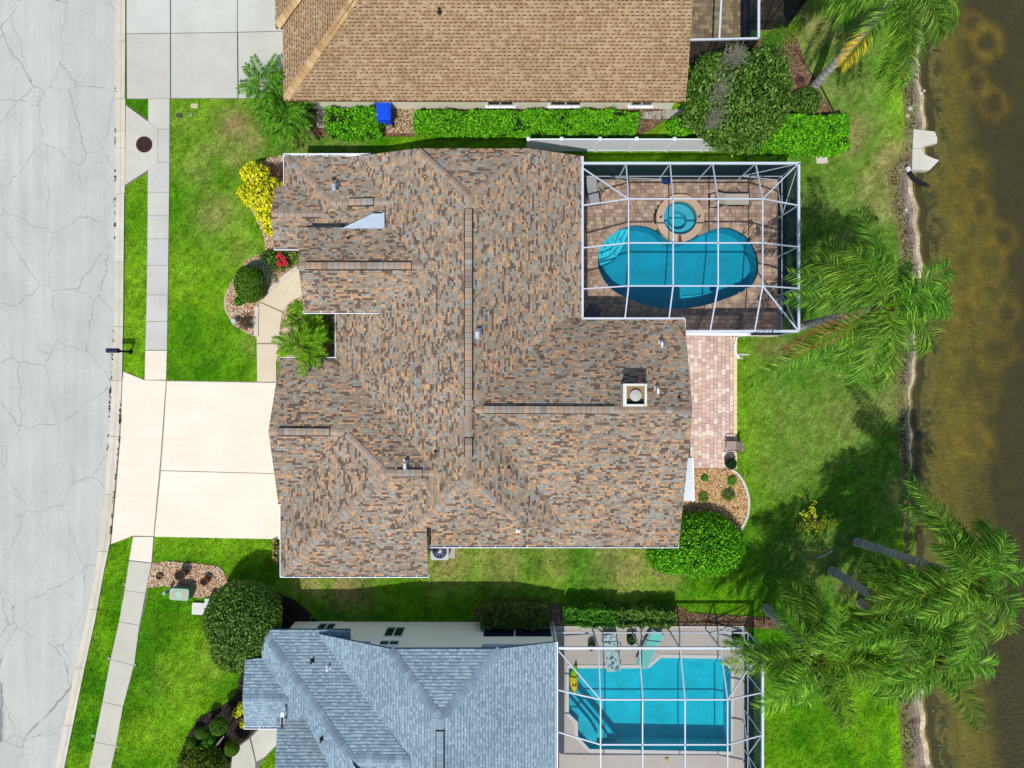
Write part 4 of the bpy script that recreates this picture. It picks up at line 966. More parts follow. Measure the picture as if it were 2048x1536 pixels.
spa = thing("spa", "round raised spa with pale ring and spillway beside the kidney pool", "spa", (SPA.x, SPA.y, 0))
def ringmesh(mb, c, r0, r1, z0, z1, n, col):
    pts = lambda r, z: [Vector((c[0] + r * math.cos(2 * math.pi * k / n), c[1] + r * math.sin(2 * math.pi * k / n), z)) for k in range(n)]
    a, b, c0, d = pts(r0, z1), pts(r1, z1), pts(r1, z0), pts(r0, z0)
    for k in range(n):
        k2 = (k + 1) % n
        mb.poly([a[k], b[k], b[k2], a[k2]], col); mb.poly([b[k], c0[k], c0[k2], b[k2]], col); mb.poly([d[k], a[k], a[k2], d[k2]], col)
m_ = MB(); ringmesh(m_, SPA, .84, 1.2, -.06, .28, 48, A(214, 186, 158, .80)); build(m_, "spa_rim", M['paver'], spa)
m_ = MB(); ringmesh(m_, SPA, .845, 1.19, -1.3, -.065, 48, AQ); build(m_, "spa_shell", M['plaster'], spa)
m_ = MB(); ringmesh(m_, (SPA.x - .02, SPA.y - .03), .46, .84, -.9, -.18, 40, (.30, .58, .70)); build(m_, "spa_bench", M['plaster'], spa)
m_ = MB(); m_.fill([Vector((SPA.x + .86 * math.cos(t), SPA.y + .86 * math.sin(t), -.75)) for t in np.linspace(0, 2 * math.pi, 32, endpoint=False)], col=(.14, .56, .62)); build(m_, "spa_floor", M['plaster'], spa)
m_ = MB(); m_.fill([Vector((SPA.x + .84 * math.cos(t), SPA.y + .84 * math.sin(t), .17)) for t in np.linspace(0, 2 * math.pi, 40, endpoint=False)]); build(m_, "water", M['spawater'], spa)
m_ = MB(); m_.prism([(SPA.x - .09, SPA.y - .86), (SPA.x + .03, SPA.y - .86), (SPA.x + .10, SPA.y - 1.22), (SPA.x - .12, SPA.y - 1.22)], .0, .287, A(120, 82, 78)); build(m_, "spillway", M['attr'], spa)
m_ = MB()
for x, y in ((1319, 437), (1395, 436)): p = P(x, y); m_.tube([(p.x, p.y, .28), (p.x, p.y, .33)], .05, 10, (.03, .015, .012)); m_.beam((p.x, p.y, .32), (p.x + .09, p.y + .08, .33), .03, .02, (.03, .015, .012))
build(m_, "air_valve", M['attr'], spa)
for lbl, (x, y) in (("bronze pool grab rail at the kidney pool edge, nearer the spa", (1488, 462)), ("bronze pool grab rail at the kidney pool edge, nearer the screen wall", (1501, 475))):
    a, b = P(x - 3.5, y + 6), P(x + 11, y - 14); m_ = MB()
    m_.tube([(a.x, a.y, -.3), (a.x, a.y, .5), a.lerp(b, .35) + Vector((0, 0, .78)), a.lerp(b, .7) + Vector((0, 0, .74)), (b.x, b.y, .5), (b.x, b.y, .04)], .03, 8, A(110, 88, 80))
    o = build(m_, "grab_rail", M['attr'], None, (a.x, a.y, 0)); tag(o, lbl, "rail", "grab rails of the kidney pool")
# swept pool cleaner hose
m_ = MB(); pts = [P(1140 + a / 3.84, 290 + b / 3.84, -1.25) for a, b in ((860, 1165), (890, 1160), (960, 1158), (1010, 1150), (1045, 1138))]; m_.tube(pts, .025, 6, (.6, .7, .72)); m_.tube([P(1364, 593, -1.25), P(1370, 604, -1.25), P(1368, 612, -1.25), P(1366, 616, -1.25)], .025, 6, (.6, .7, .72))
m_.lathe([(.16, 0), (.16, .12), (.08, .2), (0, .2)], P(1140 + 1095 / 3.84, 290 + 1105 / 3.84, -1.33), 12, (.02, .04, .1))
o = build(m_, "pool_cleaner", M['attr'], None, tuple(P(1425, 577, -1.33))); tag(o, "pool cleaner with a pale hose on the kidney pool floor", "pool cleaner")

# ---- south pool
DECK2 = [(2.0, -12.3), (11.75, -12.3), (11.75, -30), (1.9, -30), (1.9, -14.6)]
mb = MB(); z = .03; mb.fill([Vector((p[0], p[1], z)) for p in DECK2], [[Vector((p[0], p[1], z)) for p in POOL2]]); nograss(DECK2)
M['deck2'] = m_concrete("pool_deck_concrete", A(206, 198, 188), A(196, 186, 176), .15, .6)
build(mb, "neighbour_pool_deck", M['deck2'], kind='structure')
mb = MB()
for a, b in ((DECK2[0], DECK2[1]), (DECK2[1], (11.75, -24))): mb.beam((*a, .06), (*b, .06), .12, .12, A(214, 210, 200))
build(mb, "neighbour_deck_curb", M['attr'], kind='structure')
c2 = sum(POOL2, Vector((0, 0))) / len(POOL2)
pool2 = thing("swimming_pool", "angular turquoise swimming pool with corner steps on the pale concrete deck", "pool", (*c2, 0))
mb = MB(); shell(POOL2, .04, -1.35, (.15, .64, .70), mb); build(mb, "basin", M['plaster'], pool2)
m_ = MB(); m_.prism([P(*q).xy for q in ((1310, 1300), (1450, 1300), (1441, 1331), (1312, 1329))], -1.34, -.45, (.28, .62, .70)); build(m_, "bench", M['plaster'], pool2)
for k, zz in ((0, -.3), (1, -.55), (2, -.8)):
    f = k * 15; m_ = MB(); m_.prism([P(*q).xy for q in ((1120, 1385 - f * .9), (1140, 1400 - f * .9), (1180 + f * 1.25, 1448 + f * .55), (1196 + f * 1.4, 1475 + f * .5), (1190, 1520), (1120, 1480))], -1.34, zz, (.26, .60, .66)); build(m_, "step", M['plaster'], pool2)
m_ = MB(); m_.fill([Vector((p[0], p[1], -.10)) for p in POOL2]); build(m_, "water", M['poolwater'], pool2)
m_ = MB(); o2 = offset(POOL2, .16); i2 = offset(POOL2, -.02)
for i in range(len(POOL2)):
    j = (i + 1) % len(POOL2); m_.prism([i2[i], i2[j], o2[j], o2[i]], .0, .06, A(222, 220, 212))
build(m_, "coping", M['attr'], pool2)

# ---- screen cages
def screenpoly(cage, pts, mat, lift=0.0):
    m_ = MB(); m_.poly(pts); build(m_, "screen_panel", mat, cage)
def cage_main():
    cg = thing("pool_cage", "white framed screen enclosure over the kidney pool", "screen enclosure", (8.1, 6.4, 0)); ze = 2.75; zf = 3.9
    w = .06; bm = lambda a, b, ww=.055, hh=.07: (lambda m_: (m_.beam(a, b, ww, hh), build(m_, "beam", M['alu'], cg)))(MB())
    Yn, Xe, Ys = 10.33, 13.42, 2.47
    nt = [P(x, 328, ze) for x in (1166, 1252, 1340, 1425, 1511, 1597)]; nt = [Vector((p.x, Yn, ze)) for p in nt]; nt[-1].x = Xe
    et = [Vector((Xe, P(1596, y, ze).y, ze)) for y in (411, 494, 577)] ; se = Vector((Xe, Ys, ze))
    wt = [P(1165, y, ze - .05) for y in (411, 496, 578)]
    G = [[P(x, y, zf) for x in (1257, 1346, 1436, 1525)] for y in (398, 486, 572)]
    sb = [P(1250, 635, 2.85), P(1338, 635, 2.85), Vector((P(1420, 660, ze).x, Ys, ze)), Vector((P(1509, 660, ze).x, Ys, ze))]
    bm(nt[0], nt[-1] + Vector((.06, 0, 0)), .105, .12); bm(nt[-1], se, .105, .12)
    bm(P(1165, 313, ze - .02), P(1165, 636, ze - .02), .10, .10); bm(P(1164, 637, 2.8), P(1369, 637, 2.8), .09, .10); bm(P(1369, 637, 2.8), P(1369, 664, 2.75), .09, .09); bm(P(1369, 663, ze), se, .12, .12)
    for r in G: bm(r[0], r[3])
    for k in range(4):
        bm(G[0][k], G[2][k]); bm(nt[k + 1], G[0][k]); bm(G[2][k], sb[k])
    for r in range(3): bm(wt[r], G[r][0]); bm(G[r][3], et[r])
    bm(nt[0] + Vector((.02, -.25, 0)), G[0][0]); bm(G[0][3], nt[-1]); bm(G[2][3], se)
    post = lambda a: bm(Vector((a.x, a.y, .05)), a, .06, .06)
    for p in nt[1:]: post(p)
    for p in et + [se]: post(p)
    for x in (1420, 1509): post(Vector((P(x, 660, ze).x, Ys, ze)))
    for z in (.72,):
        bm(Vector((nt[0].x, Yn, z)), Vector((Xe, Yn, z)), .05, .05); bm(Vector((Xe, Yn, z)), Vector((Xe, Ys, z)), .05, .05)
    br = lambda a, b: bm(a, b, .05, .05)
    q = Vector((nt[4].x, Yn, .72)); br(q, nt[5]); br(q, Vector((Xe, Yn, .08)))
    q = Vector((Xe, et[0].y, .72)); br(q, nt[5]); br(q, Vector((Xe, Yn, .08)))
    q = Vector((Xe, et[2].y, .72)); br(q, se)
    # screens: roof bays, then wall bays
    for r in range(2):
        for k in range(3): screenpoly(cg, [G[r][k], G[r + 1][k], G[r + 1][k + 1], G[r][k + 1]], M['screen'])
    tops = [nt[1], nt[2], nt[3], nt[4]]
    for k in range(3):
        screenpoly(cg, [nt[k + 1], G[0][k], G[0][k + 1], nt[k + 2]], M['screen']); screenpoly(cg, [G[2][k], sb[k], sb[k + 1], G[2][k + 1]], M['screen'])
    screenpoly(cg, [nt[0], G[0][0], nt[1]], M['screen']); screenpoly(cg, [nt[0], wt[0], G[0][0]], M['screen'])
    for r in range(2): screenpoly(cg, [wt[r], wt[r + 1], G[r + 1][0], G[r][0]], M['screen']); screenpoly(cg, [G[r][3], G[r + 1][3], et[r + 1], et[r]], M['screen'])
    screenpoly(cg, [wt[2], P(1165, 636, 2.72), sb[0], G[2][0]], M['screen']); screenpoly(cg, [G[0][3], nt[5], nt[4]], M['screen']); screenpoly(cg, [G[0][3], et[0], nt[5]], M['screen'])
    screenpoly(cg, [G[2][3], se, et[2]], M['screen']); screenpoly(cg, [G[2][3], sb[3], se], M['screen'])
    dn = lambda p: Vector((p.x, p.y, .06))
    for a, b in list(zip(nt[:-1], nt[1:])) + list(zip([nt[-1]] + et, et + [se])) + [(Vector((7.45, Ys, ze)), sb[2]), (sb[2], sb[3]), (sb[3], se)]:
        screenpoly(cg, [dn(a), dn(b), Vector(b), Vector(a)], M['screenw'])
    m_ = MB(); m_.prism([(Xe - .015, et[2].y - .1), (Xe + .015, et[2].y - .1), (Xe + .015, Ys + .3), (Xe - .015, Ys + .3)], .08, .70, (.30, .36, .42)); build(m_, "kick_plate", M['attr'], cg)
    m_ = MB(); m_.beam(P(1369, 668, 2.6), P(1500, 669, 2.6), .12, .10); m_.tube([P(1500, 669, 2.55), P(1480, 671, 1.2), P(1474, 673, .25), P(1470, 690, .12), P(1471, 705, .12), P(1479, 717, .12)], .06, 8); build(m_, "gutter", M['white'], cg)
cage_main()
def cage_south():
    cg = thing("pool_cage", "white framed screen enclosure over the angular pool at the bottom", "screen enclosure", (7, -18, 0)); ze = 2.75; zf = 3.7
    bm = lambda a, b, ww=.055, hh=.07: (lambda m_: (m_.beam(a, b, ww, hh), build(m_, "beam", M['alu'], cg)))(MB())
    Yn, Xe = -12.36, 11.73
    nt = [Vector((P(x, 1297, ze).x, Yn, ze)) for x in (1115, 1197, 1279, 1360, 1441, 1523)]; nt[-1].x = Xe
    et = [Vector((Xe, P(1523, y, ze).y, ze)) for y in (1385, 1470, 1555, 1640)]
    G = [[P(x, y, zf) for x in (1201, 1285, 1370, 1455)] for y in (1399, 1489, 1580, 1670)]
    wt = [P(1117, y, 3.1) for y in (1380, 1464, 1550, 1640)]
    bm(nt[0], nt[-1] + Vector((.06, 0, 0)), .105, .12); bm(nt[-1], Vector((Xe, -26, ze)), .105, .12)
    for r in G: bm(r[0], r[3])
    for k in range(4): bm(G[0][k], G[3][k]); bm(nt[k + 1], G[0][k])
    for r in range(4): bm(wt[r], G[r][0]); bm(G[r][3], et[r])
    bm(nt[0] + Vector((.02, -.1, 0)), G[0][0]); bm(G[0][3], nt[-1])
    for p in nt + et: bm(Vector((p.x, p.y, .05)), Vector((p.x, p.y, ze)), .06, .06)
    bm(Vector((2, Yn, .72)), Vector((Xe, Yn, .72)), .05, .05); bm(Vector((Xe, Yn, .72)), Vector((Xe, -26, .72)), .05, .05)
    br = lambda a, b: bm(a, b, .05, .05)
    q = Vector((nt[4].x, Yn, .72)); br(q, nt[5]); br(q, Vector((Xe, Yn, .08)))
    q = Vector((Xe, et[0].y, .72)); br(q, nt[5]); br(q, Vector((Xe, Yn, .08)))
    q = Vector((Xe, et[2].y, .72)); br(q, et[1]); br(q, Vector((Xe, et[1].y, .08))); br(q, et[3])
    for r in range(3):
        for k in range(3): screenpoly(cg, [G[r][k], G[r + 1][k], G[r + 1][k + 1], G[r][k + 1]], M['screen'])
        screenpoly(cg, [wt[r], wt[r + 1], G[r + 1][0], G[r][0]], M['screen']); screenpoly(cg, [G[r][3], G[r + 1][3], et[r + 1], et[r]], M['screen'])
    for k in range(3): screenpoly(cg, [nt[k + 1], G[0][k], G[0][k + 1], nt[k + 2]], M['screen'])
    screenpoly(cg, [nt[0], G[0][0], nt[1]], M['screen']); screenpoly(cg, [nt[0], wt[0], G[0][0]], M['screen']); screenpoly(cg, [G[0][3], nt[5], nt[4]], M['screen']); screenpoly(cg, [G[0][3], et[0], nt[5]], M['screen'])
    dn = lambda p: Vector((p.x, p.y, .06))
    for a, b in zip(nt[:-1], nt[1:]): screenpoly(cg, [dn(a), dn(b), b, a], M['screen'])
    for a, b in zip([nt[-1]] + et[:-1], et): screenpoly(cg, [dn(a), dn(b), b, a], M['screenw'])
cage_south()
def cage_north():
    cg = thing("pool_cage", "white framed dark screen enclosure at the top beside the tan roof", "screen enclosure", (10, 19, 0)); ze = 2.75
    bm = lambda a, b, ww=.08, hh=.10: (lambda m_: (m_.beam(a, b, ww, hh), build(m_, "beam", M['alu'], cg)))(MB())
    bk = lambda a, b, ww=.05, hh=.05: (lambda m_: (m_.beam(a, b, ww, hh), build(m_, "bronze_bar", M['dark'], cg)))(MB())
    a, b, c = P(1378, 80, ze), P(1517, 77, ze), P(1518, -130, ze); m1, m2 = P(1438, 79, ze), P(1449, -130, 3.2)
    bm(a, b); bm(b, c, .11, .10); bm(m1, m2)
    g = lambda p, z=.05: Vector((p.x, p.y, z))
    for p in (a.lerp(b, .04), a.lerp(b, .43), a.lerp(b, .76), b): bk(g(p), p)
    bk(g(a, .8), g(b, .8)); bk(g(b, .8), g(c, .8))
    screenpoly(cg, [a, m1, m2, P(1378, -130, 3.2)], M['screen']); screenpoly(cg, [m1, b, c, m2], M['screen'])
    screenpoly(cg, [g(a), g(b), b, a], M['screend']); screenpoly(cg, [g(b), g(c), c, b], M['screenw'])
    # the bronze outer porch frame further east
    d, e, f = P(1567, 61, 0), P(1567, -130, 0), P(1484, 61, 0); zt = 3.5
    for p, q in ((f, d), (d, e)):
        for z in (.9, zt): bk(g(p, z), g(q, z))
        screenpoly(cg, [g(p), g(q), g(q, zt), g(p, zt)], M['screend'] if p is f else M['screenw'])
    for p in (d, d.lerp(f, .5), d.lerp(e, .3)): bk(g(p), g(p, zt))
cage_north()
# ================================================================ VEGETATION
def leaf_quads(P_, Nn, size, asp=.55):
    n = len(P_); r = rng.normal(size=(n, 3)); u = np.cross(Nn, r); u /= np.linalg.norm(u, axis=1, keepdims=True) + 1e-9; v = np.cross(Nn, u)
    s = size[:, None]; V = np.zeros((n, 4, 3)); V[:, 0] = P_ - u * s; V[:, 1] = P_ - v * s * asp + Nn * s * .12; V[:, 2] = P_ + u * s; V[:, 3] = P_ + v * s * asp + Nn * s * .12
    return V.reshape(-1, 3)
def pick(cols, n, var=.25):
    ci = rng.integers(0, len(cols), n); return np.array(cols)[ci] * rng.uniform(1 - var, 1 + var, (n, 1))
def shell_points(ells, n, depth=.22, zmin=.03, lump=.10, low=-.3):
    """points and outward normals in the outer skin of a union of ellipsoids (world)"""
    w = np.array([e[3] * e[4] + e[3] * e[5] + e[4] * e[5] for e in ells]); cnt = (n * w / w.sum()).astype(int) + 1; PP, NN = [], []
    for e, k in zip(ells, cnt):
        d = rng.normal(size=(k * 2, 3)); d /= np.linalg.norm(d, axis=1, keepdims=True); d = d[d[:, 2] > low][:k]
        az = np.arctan2(d[:, 1], d[:, 0])
        lm = 1 + lump * (np.sin(az * 5 + e[0] * 3) * .5 + np.sin(d[:, 2] * 7 + az * 3 + e[1]) * .5 + rng.normal(0, .35, len(d)))
        rr = (1 - depth * rng.random(len(d)) ** 1.5) * lm
        p = np.array(e[:3]) + d * rr[:, None] * np.array(e[3:6]); nn = d / np.array(e[3:6]); nn /= np.linalg.norm(nn, axis=1, keepdims=True)
        keep = p[:, 2] > zmin
        for f in ells:
            if f is e: continue
            keep &= (((p - np.array(f[:3])) / np.array(f[3:6])) ** 2).sum(1) > .62
        PP.append(p[keep]); NN.append(nn[keep])
    return np.concatenate(PP), np.concatenate(NN)
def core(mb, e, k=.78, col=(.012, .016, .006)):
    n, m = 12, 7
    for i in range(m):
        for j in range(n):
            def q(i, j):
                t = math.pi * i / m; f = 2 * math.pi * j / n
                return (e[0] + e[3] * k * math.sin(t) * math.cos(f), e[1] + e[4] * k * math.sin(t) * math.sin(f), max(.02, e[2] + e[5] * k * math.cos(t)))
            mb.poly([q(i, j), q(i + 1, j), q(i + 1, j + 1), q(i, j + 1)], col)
def bush(name, label, cat, ells, n, cols, size=.07, group=None, corecol=(.012, .016, .006), extra=None, spread=.8, kcore=.80, depth=.22, lump=.10, trunk=None, noclear=False):
    c = np.mean([e[:3] for e in ells], 0); t = thing(name, label, cat, (c[0], c[1], 0), 0, group); og = np.array(org(t))
    p, nn = shell_points(ells, n, depth, lump=lump); k = len(p)
    nr = nn + rng.normal(0, spread, (k, 3)); nr[:, 2] = np.abs(nr[:, 2]); nr /= np.linalg.norm(nr, axis=1, keepdims=True)
    cl = pick(cols, k)
    if extra: x = extra(p, cl); cl = x
    V = leaf_quads(p, nr, rng.uniform(.7, 1.3, k) * size) - og
    link("foliage", np_mesh("foliage", V, 4, cl, M['leaf']), t, None, 'stuff')
    m_ = MB()
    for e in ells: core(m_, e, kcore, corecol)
    build(m_, "shade_core", M['bark'], t)  # solid dark core for the inner twigs, added to block light
    if trunk:
        m_ = MB(); m_.tube([(c[0], c[1], -.05), (c[0], c[1], trunk)], [.12, .08], 8, (.12, .09, .07)); build(m_, "trunk", M['bark'], t)
    return t
def E(px_, py_, z, rx, ry, rz):
    p = P(px_, py_, z); return (p.x, p.y, z, rx, ry, rz)
def hedge(label, x0, x1, y0, y1, h, n, cols, size=.056, group="clipped hedges", corecol=(.012, .02, .006), rag=.05):
    """box hedge over pixels x0..x1, y0..y1 measured at its top"""
    n = int(n * 1.6); a, b = P(x0, y1, h), P(x1, y0, h); cx, cy = (a.x + b.x) / 2, (a.y + b.y) / 2; sx, sy = (b.x - a.x), (b.y - a.y)
    t = thing("hedge", label, "hedge", (cx, cy, 0), 0, group); og = np.array([cx, cy, 0])
    ar = np.array([sx * sy, sx * h, sx * h, sy * h, sy * h]); ar[0] *= 1.6; cnt = (n * ar / ar.sum()).astype(int); PP, NN = [], []
    for f, k in enumerate(cnt):
        u = rng.random(k) - .5; v = rng.random(k); dp = -np.abs(rng.normal(0, .05, k)) + rng.normal(0, .02, k)
        if f == 0: p = np.stack([cx + u * sx, cy + (v - .5) * sy, h + dp + rag * np.sin(u * sx * 2.3) + .03], 1); nn = np.tile([0, 0, 1.], (k, 1))
        elif f < 3:
            s = 1 if f == 1 else -1; p = np.stack([cx + u * sx, cy + s * (sy / 2 + dp + rag * np.sin(u * sx * 3.1 + f)), v * h], 1); nn = np.tile([0, s, .4], (k, 1))
        else:
            s = 1 if f == 3 else -1; p = np.stack([cx + s * (sx / 2 + dp + rag), cy + u * sy, v * h], 1); nn = np.tile([s, 0, .4], (k, 1))
        PP.append(p); NN.append(nn)
    p = np.concatenate(PP); nn = np.concatenate(NN); k = len(p); edge = np.clip(np.minimum(np.abs(p[:, 0] - cx + sx / 2), np.abs(p[:, 0] - cx - sx / 2)) / .2, 0, 1)
    p[:, 1] = cy + (p[:, 1] - cy) * (.86 + .14 * edge)
    gap = fbm(p[:, 0], p[:, 1], .45, 33); lift = (gap - .5) * .55; p[:, 2] = np.clip(p[:, 2] + lift * (p[:, 2] > .5 * h), .05, None); sprig = rng.random(k) < .05; p[sprig] += nn[sprig] * rng.uniform(.02, .16, (sprig.sum(), 1)); p[:, 1] += (fbm(p[:, 0], p[:, 2] * 0 + y0, .5, 12) - .5) * .25
    nr = nn + rng.normal(0, .7, (k, 3)); nr[:, 2] = np.abs(nr[:, 2]) + .1; nr /= np.linalg.norm(nr, axis=1, keepdims=True)
    link("foliage", np_mesh("foliage", leaf_quads(p, nr, rng.uniform(.7, 1.4, k) * size) - og, 4, pick(cols, k), M['leaf']), t, None, 'stuff')
    m_ = MB(); m_.box((cx, cy, h * .46), (sx * .95, sy * .86, h * .86), corecol); build(m_, "shade_core", M['bark'], t); return t  # dark box added inside the hedge leaves to keep light out
KG = 1.08
G_BRIGHT = [A(80, 160, 10, KG), A(108, 186, 16, KG), A(62, 134, 8, KG), A(132, 200, 34, KG), A(44, 108, 8, KG)]
G_MID = [A(58, 120, 20, KG), A(76, 140, 28, KG), A(44, 98, 14, KG), A(92, 150, 40, KG)]
G_DARK = [A(62, 100, 24, 1.1), A(80, 118, 34, 1.1), A(44, 78, 16, 1.1), A(100, 138, 50, 1.1), A(122, 154, 72, 1.1)]
G_OLIVE = [A(74, 96, 34, KG), A(90, 112, 44, KG), A(56, 78, 26, KG), A(110, 128, 60, KG)]
G_CLIP = [A(74, 112, 20, KG), A(92, 134, 28, KG), A(56, 92, 14, KG)]
Y_CROT = [A(236, 226, 30, KG), A(216, 212, 26, KG), A(196, 200, 30, KG), A(240, 234, 90, KG), A(140, 160, 20, KG), A(244, 226, 20, KG)]

# ---- fronds and palms
def frond(mb, o, az, el0, ln, droop, ll, nl, cols, lw=.035, tip=None, plume=.35, curl=0.0, start=.14, sway=(0, 0), fwd=.45):
    o = Vector(o); pts = []; p = o.copy(); N_ = 14; ds = ln / N_; a = az
    for i in range(N_ + 1):
        s = i / N_; pts.append(p.copy()); el = el0 - droop * s ** 1.25; a = az + curl * s
        p = p + Vector((math.cos(a) * math.cos(el), math.sin(a) * math.cos(el), math.sin(el))) * ds + Vector((sway[0] * s, sway[1] * s, 0)) * ds
    base = cols[0]
    mb.tube(pts, [.035 * (1 - .85 * i / N_) * (ln / 4.2 + .25) for i in range(N_ + 1)], 4, tuple(c * 1.25 for c in (base[0] * 1.3, base[1], base[2])), cap=False)
    for k in range(nl):
        s = start + (1 - start) * (k + random.random() * .6) / nl; f = s * N_; i = min(int(f), N_ - 1); q = pts[i].lerp(pts[i + 1], f - i)
        d = (pts[i + 1] - pts[i]).normalized(); sd = d.cross(Vector((0, 0, 1))).normalized(); up = sd.cross(d)
        L_ = ll * (.45 + .75 * math.sin(math.pi * min(1, .18 + .72 * s))) * random.uniform(.85, 1.1)
        for sg in (-1, 1):
            fw = fwd + .5 * s + random.uniform(-.3, .3); lift = random.uniform(-plume, plume * 1.1)
            v = (sd * sg + d * fw + up * lift).normalized(); m1 = q + v * L_ * .5 + Vector((0, 0, -.03 * L_)); v2 = (v + Vector((sway[0] * .6, sway[1] * .6, -.6 - random.random() * .6))).normalized(); e = m1 + v2 * L_ * .55
            wv = v.cross(Vector((random.uniform(-.4, .4), random.uniform(-.4, .4), 1))); wv = wv.cross(v).cross(v).normalized() if wv.length < .1 else wv.normalized(); wv *= lw
            c = jit(random.choice(cols), .22)
            if tip and s > tip[0] and random.random() < (s - tip[0]) / (1 - tip[0]) + .3: c = jit(random.choice(tip[1]), .2)
            mb.poly([q, m1 - wv, m1 + wv], c); mb.poly([m1 - wv, e, m1 + wv], c)
PG = [A(68, 118, 22, 1.1), A(90, 144, 30, 1.15), A(48, 92, 16, 1.0), A(138, 180, 62, 1.2), A(60, 108, 24, 1.05), A(38, 74, 14, 1.0), A(110, 154, 62, 1.15)]
PY = [A(214, 190, 40, 1.0), A(226, 176, 40, 1.0), A(190, 180, 50, 1.0)]; PBR = [A(180, 130, 76, 1.0), A(158, 112, 66, 1.0), A(196, 142, 84, 1.0), A(120, 78, 44, 1.0)]
def fcol():
    k = random.uniform(.55, 1.25); y = random.uniform(.88, 1.15); return [(c[0] * k * y * 1.12, c[1] * k * 1.1, c[2] * k) for c in PG]
def palm(label, base, crown, nf=17, ln=4.2, extra=(), lean=.0, tw=.17, sway=(-.16, -.32), azo=0.0, skip=.5, avoid=()):
    b = P(*base); c = P(*crown); base_dir = math.atan2(-(base[1] - crown[1]), base[0] - crown[0]); t = thing("palm_tree", label, "palm tree", tuple(b), 0, "queen palms along the pond")
    m_ = MB(); pts, rad, n = [], [], 44
    for i in range(n + 1):
        s = i / n; p = b.lerp(c, s); p.x += lean * math.sin(math.pi * s); pts.append(p); rad.append(tw * (1.35 - .5 * s if s < .15 else 1.28 - .35 * s) * (1 + .014 * (i % 2)))
    for i in range(n): m_.tube(pts[i:i + 2], rad[i:i + 2], 12, jit(A(206, 206, 198, 1.1) if i % 2 else A(182, 181, 172, 1.1), .10), cap=i in (0, n - 1)); build(m_, "trunk", M['bark'], t, smooth=True)
    m_ = MB()
    for k in range(10):
        a = k * 2.4; d = Vector((math.cos(a), math.sin(a), 0)); m_.beam(c + d * .1 - Vector((0, 0, .9)), c + d * .35 + Vector((0, 0, .2)), .12, .05, A(124, 96, 66))
    build(m_, "boots", M['bark'], t)
    for k in range(nf):
        az = azo + k * 2.39996 + random.uniform(-.6, .6); lay = k / nf
        dz_ = (az - math.atan2(b.y - c.y, b.x - c.x) + math.pi) % (2 * math.pi) - math.pi if base_dir is None else (az - base_dir + math.pi) % (2 * math.pi) - math.pi
        if abs(dz_) < skip and lay > .15: az += (skip - abs(dz_)) * (1 if dz_ > 0 else -1)
        if any(abs((az - a_ + math.pi) % (2 * math.pi) - math.pi) < w_ for a_, w_ in avoid): continue
        brown = lay > .88 and random.random() < .7
        el = .95 - 1.35 * lay + random.uniform(-.1, .1); m_ = MB()
        frond(m_, c, az, el, ln * random.uniform(.74, 1.12) * (.8 + .2 * min(1, lay * 2)), 1.75 + random.uniform(-.5, .6), random.uniform(.66, .86), 150, ([tuple(.55 * a + .45 * b for a, b in zip(PBR[i % 4], PG[i % 4])) for i in range(5)] if brown else fcol()), lw=.0125, plume=.9, sway=sway, curl=random.uniform(-.35, .35))
        fo = build(m_, "frond", M['palm'], t)
        if brown: fo['label'] = "dying brown frond"
    for az, el, l, dr, cols, lab in extra:
        m_ = MB(); frond(m_, c, az, el, l, dr, .64, 125, PG if cols == "TIP" else cols, lw=.015, plume=.6, sway=(0, 0), tip=(.5, PY) if cols == "TIP" else None); o = build(m_, "frond", M['palm'], t)
        if lab: o['label'] = lab
    return t
R_ = math.radians
palm("tall palm by the top edge whose bare grey trunk rises from the mulch bed", (1622, 180), (1812, -32, 8.2), 17, 3.9, [(R_(-124), -.45, 3.5, .55, "TIP", "frond with a yellow tip"), (R_(-75), .1, 3.9, 1.2, PG, None)], sway=(.05, -.14), azo=.5, skip=.8, avoid=[(R_(-122), .25)])
palm("palm behind the kidney pool's screen enclosure, with one brown hanging frond", (1590, 655), (1768, 612, 8.0), 23, 4.1, [(R_(-151), -.35, 4.0, .3, PBR, "dead brown frond"), (R_(-146), -.15, 6.0, .7, PG, None), (R_(157), .1, 3.9, .9, PG, None), (R_(173), .05, 3.7, .8, PG, None), (R_(100), .3, 4.3, 1.2, PG, None)], azo=.2, avoid=[(R_(-158), .42), (R_(170), .38)])
palm("leaning palm nearest the water whose trunk starts beside the shore grass", (1712, 1083), (1940, 1158, 8.4), 19, 3.9, [(R_(118), .3, 4.4, 1.0, PG, None)], azo=1.1, skip=.45)
palm("palm with a thick grey trunk between the two other leaning palms", (1662, 1140), (1818, 1238, 7.4), 17, 3.6, [(R_(150), -.9, 1.8, .4, PBR, "dead brown frond")], azo=2.2, skip=.8)
palm("palm at the corner of the lower pool's screen enclosure", (1531, 1215), (1628, 1314, 6.0), 20, 3.7, [(R_(215), -.5, 1.4, .5, PY, "yellowing frond"), (R_(-60), -.5, 2.2, .6, PBR, "dead brown frond")], azo=.9, skip=.8)
palm("palm with its trunk hidden under the other crowns near the bottom of the shore", (1720, 1205), (1866, 1318, 7.2), 16, 3.4, azo=1.7)
